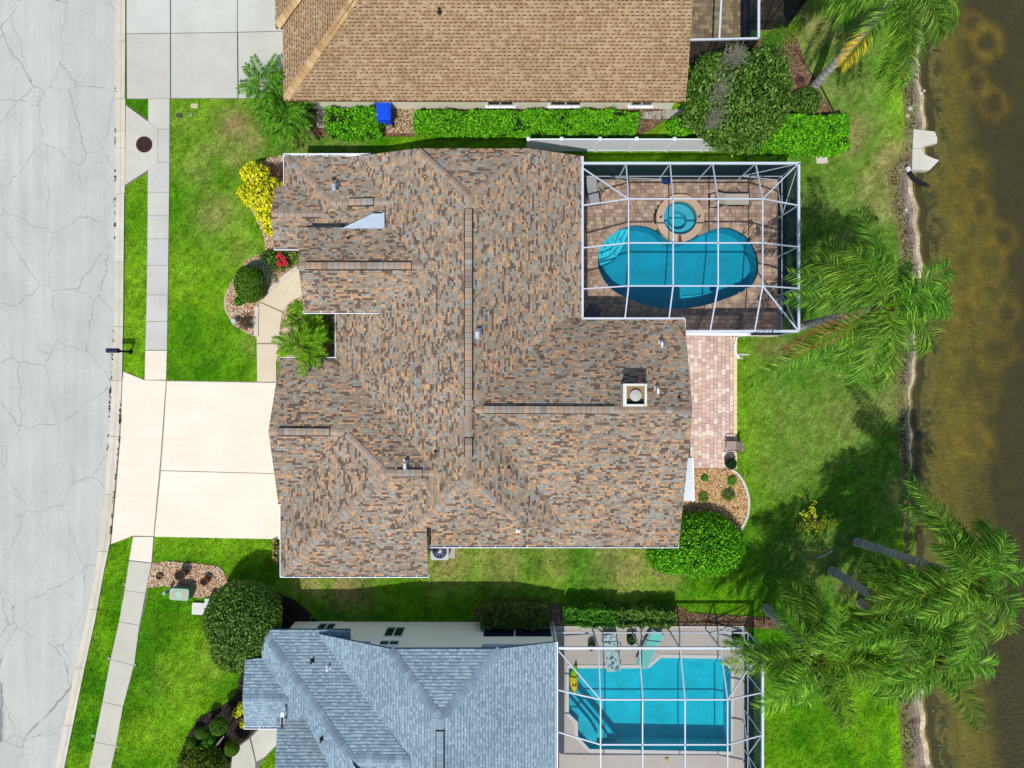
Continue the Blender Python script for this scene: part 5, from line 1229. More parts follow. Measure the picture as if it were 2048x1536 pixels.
def small_palm(label, cx, cy, z, nf, ln, ll, cols, base=None, cat="palm", name="small_palm", lw=.012, el=(1.15, -.15), nl=70, droop=1.0, group=None, stems=1):
    c = P(cx, cy, z); t = thing(name, label, cat, (c.x, c.y, 0), 0, group); m_ = MB(); m_.tube([(c.x, c.y, -.03), (c.x, c.y, z)], [.10, .07], 8, (.14, .11, .08)); build(m_, "trunk", M['bark'], t)
    for k in range(nf):
        m_ = MB(); o = c + Vector((random.uniform(-.3, .3) * (stems > 1), random.uniform(-.3, .3) * (stems > 1), random.uniform(-.2, 0)))
        frond(m_, o, k * 2.39996 + random.random() * .3, el[0] + (el[1] - el[0]) * k / nf, ln * random.uniform(.8, 1.1), droop, ll, nl, cols, lw=lw, plume=.25, start=.22, fwd=.75); build(m_, "frond", M['palm'], t)
    return t
PGB = [A(66, 124, 18, 1.1), A(92, 154, 26, 1.1), A(46, 92, 12, 1.0), A(126, 178, 54, 1.1), A(36, 72, 10, 1.0)]
AREC = [A(88, 148, 12, 1.0), A(120, 176, 22, 1.0), A(58, 110, 8, 1.0), A(160, 198, 46, 1.0), A(40, 80, 6, 1.0)]
small_palm("bushy green palm at the tan roof's corner, the upper of two beside the driveway", 533, 172, 2.2, 19, 1.55, .40, PGB)
small_palm("bushy green palm at the tan roof's corner, the lower one on the lawn side", 572, 232, 1.5, 18, 1.55, .40, PGB)
small_palm("feathery light green palm in the front entry nook, overhanging the garage roof", 610, 690, 2.9, 22, 1.3, .38, AREC, stems=2, lw=.010)
small_palm("feathery light green palm under the porch roof gutter in the entry nook", 612, 634, 1.9, 18, 1.0, .34, AREC, stems=2, lw=.010)
small_palm("olive feathery palm in the shade of the entry nook, by the wall", 646, 668, 1.3, 18, 1.0, .3, G_OLIVE, stems=2)
small_palm("arching dark spiky plant beside the clipped oval bush in the front bed", 522, 546, .7, 22, .85, .2, [A(42, 62, 44, .9), A(60, 84, 62, .9), A(90, 110, 92, .9)], cat="plant", name="spiky_plant", nl=12)
small_palm("dark bronze spiky tuft beside the yellow croton", 556, 348, .5, 20, .75, .2, [A(84, 62, 50, .9), A(60, 46, 40, .9), A(110, 84, 66, .9)], cat="plant", name="spiky_plant", nl=12)
small_palm("brown spiky tuft in the chip bed near the white lamp", 490, 645, .3, 20, .5, .12, [A(82, 66, 50, .9), A(60, 50, 36, .9), A(70, 80, 50, .9)], cat="plant", name="spiky_plant", nl=8)
for lbl, x, y, s, cl in (("small dark green tuft at the top of the back bed", 1410, 957, .2, G_MID), ("leafy green plant near the curved edging of the back bed", 1465, 963, .28, G_MID), ("dark green tuft in the shaded part of the back bed", 1407, 995, .3, G_DARK), ("loose low green plant in the middle of the back bed", 1457, 990, .36, G_OLIVE),
                         ("bright strappy grass clump by the upper screen enclosure", 1572, 62, .75, [A(110, 160, 30), A(140, 180, 40), A(90, 140, 20)]), ("thin green grass clump beside the oak like tree", 1546, 85, .55, G_MID)):
    small_palm(lbl, x, y, .2, 18, s, s * .4, cl, cat="plant", name="bed_plant", nl=10, el=(1.2, .1))
# ---- hedges
hedge("short bright green hedge between the small palms and the blue bin", 653, 757, 215, 268, 1.0, 3800, G_BRIGHT)
hedge("long bright green hedge under the cream wall, right of the blue bin", 830, 1275, 220, 263, .95, 13000, G_BRIGHT)
hedge("broad bright green hedge beside the oak like tree, reaching towards the pond", 1490, 1700, 230, 297, 1.2, 9000, G_BRIGHT, .062)
hedge("dark hedge against the white house wall, left of the gravel strip", 962, 1096, 1213, 1258, 1.3, 4800, G_OLIVE)
hedge("dark hedge with bright sunlit top, just right of the gravel strip", 1131, 1230, 1219, 1253, 1.3, 3800, G_MID)
hedge("dark hedge behind the two sun loungers", 1234, 1350, 1222, 1255, 1.2, 4200, G_DARK)
bush("bush", "bright green bush at the white fence's end, under the big tree", "bush", [E(1357, 256, .7, .55, .55, .75)], 1400, G_BRIGHT, .08)
# ---- shrubs
bush("bush", "large bright green bush at the corner of the middle house, by the back bed", "bush", [E(1392, 1088, .7, 2.35, 1.6, 1.15), E(1345, 1110, .6, 1.3, .95, .9), E(1440, 1100, .55, 1.2, 1.3, .95)], 23000, G_BRIGHT, .06, kcore=.86, lump=.06)
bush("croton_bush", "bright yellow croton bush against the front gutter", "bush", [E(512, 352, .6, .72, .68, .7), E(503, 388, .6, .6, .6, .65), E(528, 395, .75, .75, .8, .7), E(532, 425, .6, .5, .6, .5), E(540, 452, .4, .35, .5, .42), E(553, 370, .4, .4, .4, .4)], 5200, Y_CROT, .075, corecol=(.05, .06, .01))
bush("clipped_bush", "clipped dark green oval bush beside the front walkway", "bush", [E(500, 568, .65, .75, .95, .8)], 5000, G_CLIP, .045, lump=.02, spread=.5, kcore=.92, depth=.08)
bush("flowering_bush", "dark bush with red flowers under the short porch gutter", "bush", [E(560, 520, .4, .75, .5, .5), E(540, 518, .35, .5, .45, .4)], 1500, G_DARK, .06, extra=None)
for x, y in ((559, 510), (562, 517), (558, 524), (570, 526), (561, 529), (569, 521)):
    pass
bush("shrub", "pale yellow green shrub beside the red flowers at the porch wall", "bush", [E(590, 513, .35, .45, .4, .4)], 600, [A(150, 170, 70), A(170, 190, 90), A(110, 140, 50)], .06)
bush("ball_tree", "large round clipped tree at the corner of the lower house", "tree", [E(486, 1240, 1.9, 1.85, 1.9, 1.25), E(510, 1215, 1.5, 1.2, 1.2, 1.1), E(478, 1290, 1.3, 1.35, 1.3, 1.1)], 22000, G_DARK, .06, lump=.03, kcore=.9, trunk=1.5, depth=.12)
def grayify(p, cl): return cl
tr = bush("broadleaf_tree", "large dark green tree with bare grey twigs between the upper house and the pond", "tree",
     [E(1470, 200, 3.0, 2.0, 2.1, 1.2), E(1430, 150, 2.7, 1.1, 1.0, .9), E(1530, 150, 2.6, 1.2, 1.3, 1.0), E(1420, 230, 2.7, 1.3, 1.1, .9), E(1510, 235, 2.8, 1.3, 1.1, 1.0), E(1475, 270, 2.4, 1.5, .9, .8), E(1405, 195, 2.3, .9, .9, .8), E(1545, 195, 2.4, .9, 1.2, .9)], 21000, G_DARK, .085, lump=.14, kcore=.68, trunk=2.4, depth=.35)
for x, y, r in ((1428, 238, .75), (1446, 172, .7), (1458, 118, .8), (1436, 190, .5), (1478, 112, .6)):
    m_ = MB(); c = P(x, y, 3.9)
    for k in range(44):
        a = random.uniform(0, 6.28); e = random.uniform(.1, 1.3); l = r * random.uniform(.5, 1.0); d = Vector((math.cos(a) * math.cos(e), math.sin(a) * math.cos(e), math.sin(e) * .75)); p1 = c + d * l * .5 + Vector((random.uniform(-.35, .35), random.uniform(-.35, .35), 0)); p2 = p1 + (d + Vector((random.uniform(-.5, .5), random.uniform(-.5, .5), 0))).normalized() * l * .5
        m_.tube([c + Vector((random.uniform(-.3, .3), random.uniform(-.3, .3), -.6)), p1, p2], [.016, .011, .006], 4, A(150, 148, 130), cap=False)
        m_.tube([p1, p1 + Vector((random.uniform(-.3, .3), random.uniform(-.3, .3), .1))], [.009, .005], 4, A(150, 148, 130), cap=False)
    build(m_, "bare_twigs", M['bark'], tr)
bush("shrub", "grey green shrub at the foot of the tall trunk, above the broad hedge", "bush", [E(1612, 203, .5, .75, .7, .6)], 1800, G_DARK, .05)
def sapling():
    c = P(1638, 1042, 1.6); t = thing("sapling", "thin yellow green sapling alone on the shaded back lawn", "tree", (c.x, c.y, 0)); og = np.array(org(t)); PP = []
    m_ = MB(); m_.tube([(c.x, c.y, -.03), (c.x, c.y, 1.7)], [.035, .02], 6, (.15, .11, .07))
    for k in range(26):
        a = random.uniform(0, 6.28); l = random.uniform(.4, 1.0); z0 = random.uniform(.8, 1.6); e = Vector((c.x + math.cos(a) * l, c.y + math.sin(a) * l, z0 + random.uniform(.1, .6))); m_.tube([(c.x, c.y, z0), tuple(e)], [.014, .006], 4, (.15, .12, .07), cap=False)
        for j in range(24): s = random.uniform(.3, 1.05); PP.append([c.x + (e.x - c.x) * s + random.gauss(0, .07), c.y + (e.y - c.y) * s + random.gauss(0, .07), z0 + (e.z - z0) * s + random.gauss(0, .05)])
    build(m_, "trunk", M['bark'], t); PP = np.array(PP); n = len(PP); nr = rng.normal(size=(n, 3)); nr[:, 2] = np.abs(nr[:, 2]) + .6; nr /= np.linalg.norm(nr, axis=1, keepdims=True)
    link("crown", np_mesh("crown", leaf_quads(PP, nr, rng.uniform(.035, .07, n)) - og, 4, pick([A(214, 216, 40, 1.2), A(196, 204, 30, 1.2), A(226, 226, 70, 1.2), A(170, 180, 30, 1.2)], n), M['leaf']), t)
sapling()
for lbl, x, y, r, z in (("clipped ball shrub, the largest, beside the lower house's front bed crotons", 438, 1452, .43, 1.5), ("small clipped ball shrub touching the largest ball at its left", 402, 1466, .27, 1.3), ("small olive clipped ball shrub lowest on the lawn edge of the dark bed", 381, 1486, .27, .9), ("clipped ball shrub beside the lower house's walkway", 464, 1497, .36, 1.0)):
    bush("topiary_ball", lbl, "topiary", [E(x, y, z, r, r, r)], 1700, G_CLIP, .035, "ball shrubs in the dark front bed", lump=.02, spread=.5, kcore=.93, depth=.06, trunk=z)
bush("croton_bush", "small yellow croton in the dark bed against the lower house", "bush", [E(476, 1424, .4, .25, .2, .3), E(483, 1415, .4, .2, .25, .3), E(487, 1447, .3, .16, .2, .25)], 350, Y_CROT, .075)
bush("bush", "loose olive bush at the bottom edge beside the ball shrubs", "bush", [E(408, 1520, .9, .75, .7, .8), E(380, 1515, .6, .6, .5, .5), E(432, 1530, .8, .5, .6, .7)], 3200, [A(90, 130, 20), A(120, 150, 30), A(70, 104, 16), A(150, 160, 40)], .055, lump=.15)
bush("bush", "small mid green bush above the olive bush in the dark bed", "bush", [E(418, 1483, .7, .3, .4, .4)], 700, G_MID, .05)
m_ = MB(); m_.tube([P(424, 1502, .3), P(436, 1487, .8), P(448, 1472, 1.0)], [.07, .055, .03], 7, A(150, 140, 130)); o = build(m_, "dead_limb", M['bark'], None, tuple(P(424, 1502))); tag(o, "bare grey limb lying across the dark bed between the ball shrubs", "branch")
bush("shrub", "low pale shrub beside the lower left corner of the middle house", "bush", [E(553, 1110, .25, .2, .45, .28), E(549, 1090, .2, .15, .3, .2)], 260, [A(190, 180, 90), A(150, 150, 60), A(220, 200, 130)], .06)
# red flowers
fl = MB()
for x, y in ((559, 509), (563, 517), (557, 525), (570, 526), (562, 531), (569, 520), (555, 514)):
    p = P(x, y, .95)
    for k in range(14):
        d = Vector((random.gauss(0, .06), random.gauss(0, .06), random.gauss(0, .03))); n_ = Vector((random.gauss(0, .4), random.gauss(0, .4), 1)).normalized(); u = n_.orthogonal().normalized(); v = n_.cross(u); s = .05
        fl.poly([p + d - u * s, p + d - v * s, p + d + u * s, p + d + v * s], jit(A(206, 50, 66, 1.0), .3))
fb = [o for o in C.objects if o.name.startswith("flowering_bush")][0]; build(fl, "blossom", M['leaf'], fb)

# ---- lawn blades
def grass():
    n = 620000; x = rng.uniform(-26.6, 21.0, n); y = rng.uniform(-19.9, 19.9, n)
    i = ((x - GX0) / GR).astype(int); j = ((y - GY0) / GR).astype(int); k = ~MASK[j, i]; x, y = x[k], y[k]; n = len(x)
    a = rng.uniform(0, 6.283, n); lean = rng.uniform(.02, .10, n); h = rng.uniform(.03, .09, n); wd = rng.uniform(.012, .028, n)
    V = np.zeros((n, 3, 3)); ca, sa = np.cos(a), np.sin(a); b = rng.uniform(0, 6.283, n); cb, sb = np.cos(b), np.sin(b)
    V[:, 0] = np.stack([x - cb * wd, y - sb * wd, np.zeros(n) + .004], 1); V[:, 1] = np.stack([x + cb * wd, y + sb * wd, np.zeros(n) + .004], 1); V[:, 2] = np.stack([x + ca * lean, y + sa * lean, h], 1)
    c = lawn_col(x, y) * rng.uniform(.55, 1.6, (n, 1)); dry = rng.random(n) < .05; c[dry] = np.array(TAN) * .8
    link("grass", np_mesh("grass", V.reshape(-1, 3), 3, c, M['blade']), None, None, 'stuff')
    return n
# ================================================================ SMALL THINGS
def one(mb, name, label, cat, at, mat='attr', group=None):
    o = build(mb, name, M[mat], None, tuple(at)); return tag(o, label, cat, group)
# white vinyl fence
def fence():
    y0 = P(1046, 303).y + .0; xs_ = [P(x, 303).x for x in (1055, 1118, 1191, 1261, 1333, 1403, 1472)]; Y = P(0, 303).y + .02; h = 1.7
    f = thing("fence", "white vinyl privacy fence between the middle house and the hedge", "fence", (xs_[0], Y, 0))
    for x in xs_:
        m_ = MB(); m_.box((x, Y, .9), (.12, .12, 1.8)); p = build(m_, "post", M['white'], f); m_ = MB(); m_.box((x, Y, 1.815), (.16, .16, .03)); m_.box((x, Y, 1.85), (.14, .14, .05), taper=.3); build(m_, "post_cap", M['white'], p)
    for a, b in zip(xs_[:-1], xs_[1:]):
        m_ = MB(); m_.beam((a + .06, Y, h), (b - .06, Y, h), .05, .13); build(m_, "top_rail", M['white'], f)
        m_ = MB(); m_.beam((a + .06, Y, .12), (b - .06, Y, .12), .05, .14); build(m_, "bottom_rail", M['white'], f)
        n = 10; wv = (b - a - .12) / n
        for k in range(n): m_ = MB(); m_.box((a + .06 + wv * (k + .5), Y, .91), (wv - .006, .03, 1.44)); build(m_, "board", M['white'], f)
fence()
# blue wheeled bin
def bin_():
    c = P(774, 240); t = thing("wheeled_bin", "bright blue wheeled bin on the small tan slab beside the cream wall", "bin", tuple(c)); bl = A(22, 80, 226, .9)
    m_ = MB(); m_.box((c.x, c.y + .05, .53), (.60, .66, .90), bl); m_.box((c.x, c.y + .05, .93), (.70, .80, .10), bl); build(m_, "body", M['attr'], t)
    m_ = MB(); m_.box((c.x, c.y + .03, 1.01), (.72, .86, .06), bl); m_.box((c.x, c.y + .05, 1.06), (.60, .66, .05), jit(bl, .05), taper=.9); l = build(m_, "lid", M['attr'], t)
    m_ = MB(); m_.beam((c.x - .28, c.y - .47, .98), (c.x + .28, c.y - .47, .98), .05, .05, bl); m_.beam((c.x - .26, c.y - .47, .98), (c.x - .26, c.y - .36, .98), .04, .05, bl); m_.beam((c.x + .26, c.y - .47, .98), (c.x + .26, c.y - .36, .98), .04, .05, bl); build(m_, "handle", M['attr'], t)
    for s in (-1, 1): m_ = MB(); m_.tube([(c.x + s * .30, c.y - .3, .13), (c.x + s * .37, c.y - .3, .13)], .13, 14, (.01, .01, .01)); build(m_, "wheel", M['attr'], t)
bin_()
mb = MB(); sp = [(759, 206), (833, 206), (836, 268), (761, 268)]; mb.prism([P(*q).xy for q in sp], 0, .03, A(150, 128, 96)); nograss([P(*q).xy for q in sp]); bs = build(mb, "bin_slab", M['attr'], kind='structure')
for i in range(5):
    for j in range(4):
        m_ = MB(); x0, x1, y0, y1 = 761 + i * 14.6, 761 + (i + 1) * 14.6 - .5, 206 + j * 15.4, 206 + (j + 1) * 15.4 - .5; m_.prism([P(*q).xy for q in ((x0, y0), (x1, y0), (x1, y1), (x0, y1))], .03, .052, jit(A(224, 200, 160), .06)); build(m_, "paver", M['paver'], bs)
mb = MB()
for q in ([(634, 221), (650, 221), (650, 238), (634, 238)], [(634, 240), (652, 240), (652, 256), (634, 256)]): mb.prism([P(*a).xy for a in q], .0, .06, A(196, 196, 184))
nograss([P(*a).xy for a in ((634, 221), (652, 221), (652, 256), (634, 256))]); one(mb, "stepping_pad", "pale concrete pads at the left end of the short hedge", "slab", P(643, 238))
for k, (x0, x1, y0, y1, g) in enumerate(((1285, 1303, 224, 238, 190), (1304, 1322, 223, 239, 186), (1324, 1350, 220, 238, 176), (1350, 1372, 220, 232, 214))):
    mb = MB(); mb.prism([P(*a).xy for a in ((x0, y0), (x1, y0), (x1, y1), (x0, y1))], 0, .06, A(g, g, g - 8)); nograss([P(*a).xy for a in ((x0, y0), (x1, y0), (x1, y1), (x0, y1))])
    one(mb, "stepping_stone", ["pale square stone at the long hedge's right end", "second square stone from the long hedge's right end", "grey stone slab third from the long hedge", "whitest stone slab nearest the big tree by the cream wall"][k], "stone", P((x0 + x1) / 2, (y0 + y1) / 2))
# street edge things
mb = MB(); c = P(290, 290); mb.lathe([(.41, .06), (.41, .092), (.37, .092), (.36, .086), (.06, .086), (0, .086)], c, 36, A(74, 48, 46))
for k in range(12):
    a = k * math.pi / 6; mb.box((c.x + .22 * math.cos(a), c.y + .22 * math.sin(a), .088), (.16, .03, .008), A(60, 42, 40), rz=a)
mb.poly([(c.x + .36 * math.cos(t), c.y + .36 * math.sin(t), .087) for t in np.linspace(0, 2 * math.pi, 36, endpoint=False)], A(70, 44, 42)); one(mb, "manhole_cover", "rusty brown round manhole cover in the storm inlet slab", "manhole cover", c)
def mailbox():
    b = P(262, 704); t = thing("mailbox", "black mailbox on a post with an arm over the curb", "mailbox", tuple(b)); m_ = MB(); bk = (.010, .012, .022)
    m_.lathe([(.12, 0), (.12, .05), (.055, .08), (.05, 1.0), (.075, 1.02), (0, 1.04)], b, 12, bk); build(m_, "post", M['attr'], t)
    m_ = MB(); m_.beam((b.x, b.y, 1.0), (b.x - .50, b.y + .02, 1.0), .05, .06, bk); m_.tube([(b.x, b.y, .7), (b.x - .2, b.y, .95)], .02, 6, bk); build(m_, "arm", M['attr'], t)
    m_ = MB(); q = []; c = Vector((b.x - .27, b.y + .02, 1.05)); prof = [(.11, 0), (.11, .14), (.085, .2), (.04, .235), (0, .245), (-.04, .235), (-.085, .2), (-.11, .14), (-.11, 0)]
    a0 = [Vector((c.x + .27, c.y + p, c.z + z)) for p, z in prof]; a1 = [Vector((c.x - .27, c.y + p, c.z + z)) for p, z in prof]
    for i in range(len(prof)): j = (i + 1) % len(prof); m_.poly([a0[i], a1[i], a1[j], a0[j]], (.02, .025, .05))
    m_.poly(a0, bk); m_.poly(a1[::-1], bk); build(m_, "box", M['attr'], t)
    m_ = MB(); m_.box((c.x - .28, c.y, c.z + .12), (.02, .20, .2), (.014, .016, .03)); build(m_, "door", M['attr'], t)
mailbox()
for lbl, x, y, r, col in (("square cream meter lid in the front lawn near the neighbour's driveway", 390, 212.5, 0, A(226, 216, 176)), ("dark grey meter lid in the front lawn, left of the round green lid", 359, 231, 0, A(84, 88, 84))):
    mb = MB(); c = P(x, y); mb.box((c.x, c.y, .03), (.34 if col[0] > .3 else .27, .22 if col[0] > .3 else .20, .08), col); mb.box((c.x, c.y, .072), (.26, .14, .01), tuple(v * .85 for v in col)); one(mb, "meter_lid", lbl, "utility lid", c)
mb = MB(); c = P(383, 231); mb.lathe([(.10, 0), (.10, .07), (.08, .08), (0, .08)], c, 16, A(130, 170, 120)); one(mb, "valve_lid", "round pale green valve lid in the front lawn", "utility lid", c)
for lbl, x, y in (("sprinkler head at the sidewalk's street side, the upper one", 250, 1168), ("sprinkler head at the sidewalk's street side, the middle one", 219, 1316), ("sprinkler head at the sidewalk's street side, the lowest one", 187, 1471), ("sprinkler head at the sidewalk's lawn side, the upper one", 270, 1329), ("sprinkler head at the sidewalk's lawn side, the lower one", 234, 1491), ("sprinkler ring in the dark bed by the ball tree", 623, 1235), ("sprinkler head at the foot of the patio downspout", 1483, 716)):
    mb = MB(); c = P(x, y); mb.lathe([(.075, 0), (.075, .06), (.04, .065), (.04, .04), (0, .04)], c, 14, A(190, 180, 170)); one(mb, "sprinkler_head", lbl, "sprinkler", c, group="lawn sprinkler heads")
# kerbside utility boxes and pots
def rounded(cx, cy, sx, sy, r, rz=0, n=5):
    out = []
    for qx, qy, a0 in ((1, 1, 0), (-1, 1, 90), (-1, -1, 180), (1, -1, 270)):
        for k in range(n): a = math.radians(a0 + 90 * k / (n - 1)); out.append(Vector((qx * (sx / 2 - r) + r * math.cos(a), qy * (sy / 2 - r) + r * math.sin(a))))
    R = Matrix.Rotation(rz, 2); return [Vector((cx, cy)) + R @ p for p in out]
c = P(371, 1181); t = thing("transformer_box", "large pale green utility cabinet by the chip bed", "utility box", tuple(c)); m_ = MB(); m_.prism(rounded(c.x, c.y, .92, .55, .06, -.06), 0, .62, A(104, 152, 120)); build(m_, "cabinet", M['attr'], t)
m_ = MB(); m_.prism(rounded(c.x, c.y, .95, .58, .12, -.06), .62, .70, A(176, 208, 184)); m_.prism(rounded(c.x, c.y, .70, .36, .12, -.06), .70, .712, A(206, 190, 160)); m_.prism(rounded(c.x, c.y, .34, .34, .16, -.06), .712, .72, A(180, 222, 200)); build(m_, "lid", M['attr'], t)
c = P(343, 1178); mb = MB(); mb.lathe([(.075, 0), (.075, .72), (.09, .73), (.09, .80), (0, .82)], c, 14, A(160, 192, 168)); one(mb, "marker_post", "slim pale green marker post left of the utility cabinet", "post", c)
c = P(427, 1193); mb = MB(); mb.box((c.x, c.y, .35), (.22, .22, .7), A(130, 166, 140)); mb.box((c.x, c.y, .74), (.25, .25, .09), A(218, 232, 222), taper=.9); one(mb, "pedestal_box", "narrow square green pedestal touching the ball tree", "utility box", c)
c = P(403, 1216); mb = MB(); mb.prism(rounded(c.x, c.y, .84, .60, .08, -.05), 0, .15, A(232, 232, 226)); mb.box((c.x - .25, c.y + .05, .153), (.05, .03, .01), (.3, .3, .3)); one(mb, "utility_vault", "low white rectangular utility lid in the lawn", "utility lid", c)
nograss(rounded(c.x, c.y, .84, .6, .08, -.05))
def pot(label, x, y, r0, r1, h, col, soil=(.03, .025, .022), plant=None, name="plant_pot"):
    c = P(x, y); t = thing(name, label, "plant pot", tuple(c)); m_ = MB(); m_.lathe([(r0 * .98, 0), (r1, h), (r1 * 1.06, h), (r1 * 1.06, h - .02)], c, 22, col); m_.lathe([(r1 * 1.06, h), (r1 * .9, h), (r1 * .88, h - .08)], c, 22, tuple(min(1, v * 1.5) for v in col)); build(m_, "pot", M['attr'], t)
    m_ = MB(); m_.poly([(c.x + r1 * .89 * math.cos(a), c.y + r1 * .89 * math.sin(a), h - .07) for a in np.linspace(0, 2 * math.pi, 22, endpoint=False)], soil); build(m_, "soil", M['soil'], t)
    if plant:
        k = 420; d = rng.normal(size=(k, 3)); d /= np.linalg.norm(d, axis=1, keepdims=True); d[:, 2] = np.abs(d[:, 2]); p = np.array([c.x, c.y, h]) + d * r1 * 1.15 * rng.uniform(.5, 1, (k, 1)); nr = d + rng.normal(0, .6, (k, 3)); nr /= np.linalg.norm(nr, axis=1, keepdims=True)
        link("plant", np_mesh("plant", leaf_quads(p, nr, rng.uniform(.03, .06, k)) - np.array(c), 4, pick(plant, k), M['leaf']), t)
    return t
pot("tall round brown pot filled with soil in the kerbside chip bed", 371, 1144, .17, .26, .62, A(120, 84, 66))
pot("reddish terracotta pot near the utility cabinet in the kerbside chip bed", 416, 1158, .15, .19, .5, A(150, 84, 66))
mb = MB(); c = P(321, 1151); mb.lathe([(.14, 0), (.17, .14), (.13, .15), (.11, .06), (.06, .06), (.05, .09), (0, .09)], c, 20, A(70, 52, 44)); one(mb, "ground_pot", "low dark ring pot at the sidewalk end of the chip bed", "plant pot", c)
pot("round grey pot with a dark green plant at the patio corner", 1456, 925, .20, .27, .5, A(120, 108, 96), plant=[A(24, 54, 26), A(36, 74, 34), A(60, 100, 60)])
pot("purple rimmed pot with a small green plant in the front chip bed", 482, 604, .16, .22, .3, A(150, 80, 130), plant=G_MID)
pot("terracotta pot standing empty in the mulch by the tall palm's foot", 1597, 164, .16, .22, .35, A(150, 96, 76))
mb = MB(); c = P(474, 643); mb.lathe([(.06, 0), (.06, .3), (.14, .32), (.15, .42), (.10, .52), (0, .54)], c, 16, A(214, 216, 214)); one(mb, "garden_lamp", "small white garden lamp at the tip of the front chip bed", "lamp", c)
# edging
def edging(label, pts, w_=.12, h=.12, col=A(226, 220, 206), name="bed_edging"):
    c = P(*pts[0]); t = thing(name, label, "edging", tuple(c)); q = [P(*p) for p in pts]; rest = 0
    tot = []
    for a, b in zip(q[:-1], q[1:]):
        n = max(1, int((b - a).length / .55))
        for k in range(n): tot.append((a.lerp(b, k / n), a.lerp(b, (k + 1) / n)))
    for a, b in tot: m_ = MB(); d = (b - a).normalized(); m_.beam(a + Vector((0, 0, h / 2)) + d * .006, b + Vector((0, 0, h / 2)) - d * .006, w_, h, jit(col, .05)); build(m_, "edging_block", M['attr'], t)
edging("cream concrete edging running diagonally beside the upper walkway", [(537, 584), (560, 563), (585, 543), (596, 536)], .2)
edging("cream concrete edging along the straight lower walkway", [(514, 673), (514, 640), (515, 612)], .2)
edging("white curved edging of the back bed", [(1461, 938), (1474, 947), (1484, 960), (1491, 976), (1496, 995), (1497, 1012), (1494, 1032), (1488, 1046), (1480, 1059)])
edging("thin buff edging of the front bed against the lawn", [(500, 668), (470, 650), (453, 622), (450, 600), (457, 577)], .08, .08, A(214, 190, 160))
edging("grey edging of the neighbour's walkway bed", [(465, 1500), (500, 1474), (514, 1458)], .07, .1, A(120, 116, 112))
edging("dark thin edging of the mulch bed by the tall palm", [(1590, 100), (1612, 135), (1640, 172), (1655, 200), (1668, 226)], .05, .08, A(70, 60, 50))
edging("brown soil edging round the large bush", [(1286, 1098), (1297, 1118), (1312, 1134), (1335, 1146)], .1, .06, A(190, 170, 140))
edging("white pipe on the ground beside the patio downspout", [(1476, 709), (1497, 709)], .08, .08, A(220, 214, 206), "ground_pipe")
edging("long white trim board at the foot of the kidney pool enclosure", [(1496, 671), (1546, 672)], .08, .08, A(236, 240, 244), "trim_board")
edging("pale stick lying on the shaded back lawn near the leaning palm", [(1634, 1116), (1652, 1108), (1664, 1100)], .07, .07, A(196, 190, 180), "fallen_stick")
# AC unit
def ac():
    c = P(883, 1094); pad = MB(); pad.box((c.x + .12, c.y - .05, .04), (1.15, 1.0, .08), A(196, 188, 170)); one(pad, "equipment_pad", "pale concrete pad under the air conditioner", "pad", (c.x + .12, c.y - .05, 0))
    t = thing("air_conditioner", "grey air conditioning unit with a dark fan under the south gutter", "air conditioner", (c.x, c.y, .08)); m_ = MB(); g = A(206, 212, 218)
    m_.prism(rounded(c.x, c.y, .84, .84, .10), .08, .86, A(150, 156, 162)); build(m_, "case", M['attr'], t)
    m_ = MB(); ringmesh(m_, c, .36, .40, .86, .93, 28, g); o = rounded(c.x, c.y, .88, .88, .12); m_.fill([Vector((*p, .92)) for p in o], [[Vector((c.x + .36 * math.cos(a), c.y + .36 * math.sin(a), .92)) for a in np.linspace(0, 2 * math.pi, 28, endpoint=False)]], g)
    for i in range(len(o)): a, b = o[i], o[(i + 1) % len(o)]; m_.poly([(*a, .84), (*b, .84), (*b, .92), (*a, .92)], g)
    for k in range(16): a = k * math.pi / 8; m_.beam((c.x + .1 * math.cos(a), c.y + .1 * math.sin(a), .93), (c.x + .37 * math.cos(a), c.y + .37 * math.sin(a), .925), .008, .008, g)
    m_.lathe([(.10, .93), (.10, .95), (0, .96)], (c.x, c.y, 0), 14, g); build(m_, "top_grille", M['attr'], t)
    m_ = MB(); m_.poly([(c.x + .36 * math.cos(a), c.y + .36 * math.sin(a), .862) for a in np.linspace(0, 2 * math.pi, 24, endpoint=False)], (.01, .02, .04))
    for k in range(4):
        a = k * math.pi / 2 + .4; m_.poly([(c.x + .05 * math.cos(a), c.y + .05 * math.sin(a), .875), (c.x + .34 * math.cos(a), c.y + .34 * math.sin(a), .88), (c.x + .34 * math.cos(a + .9), c.y + .34 * math.sin(a + .9), .90)], (.03, .06, .10))
    build(m_, "fan", M['attr'], t)
ac()
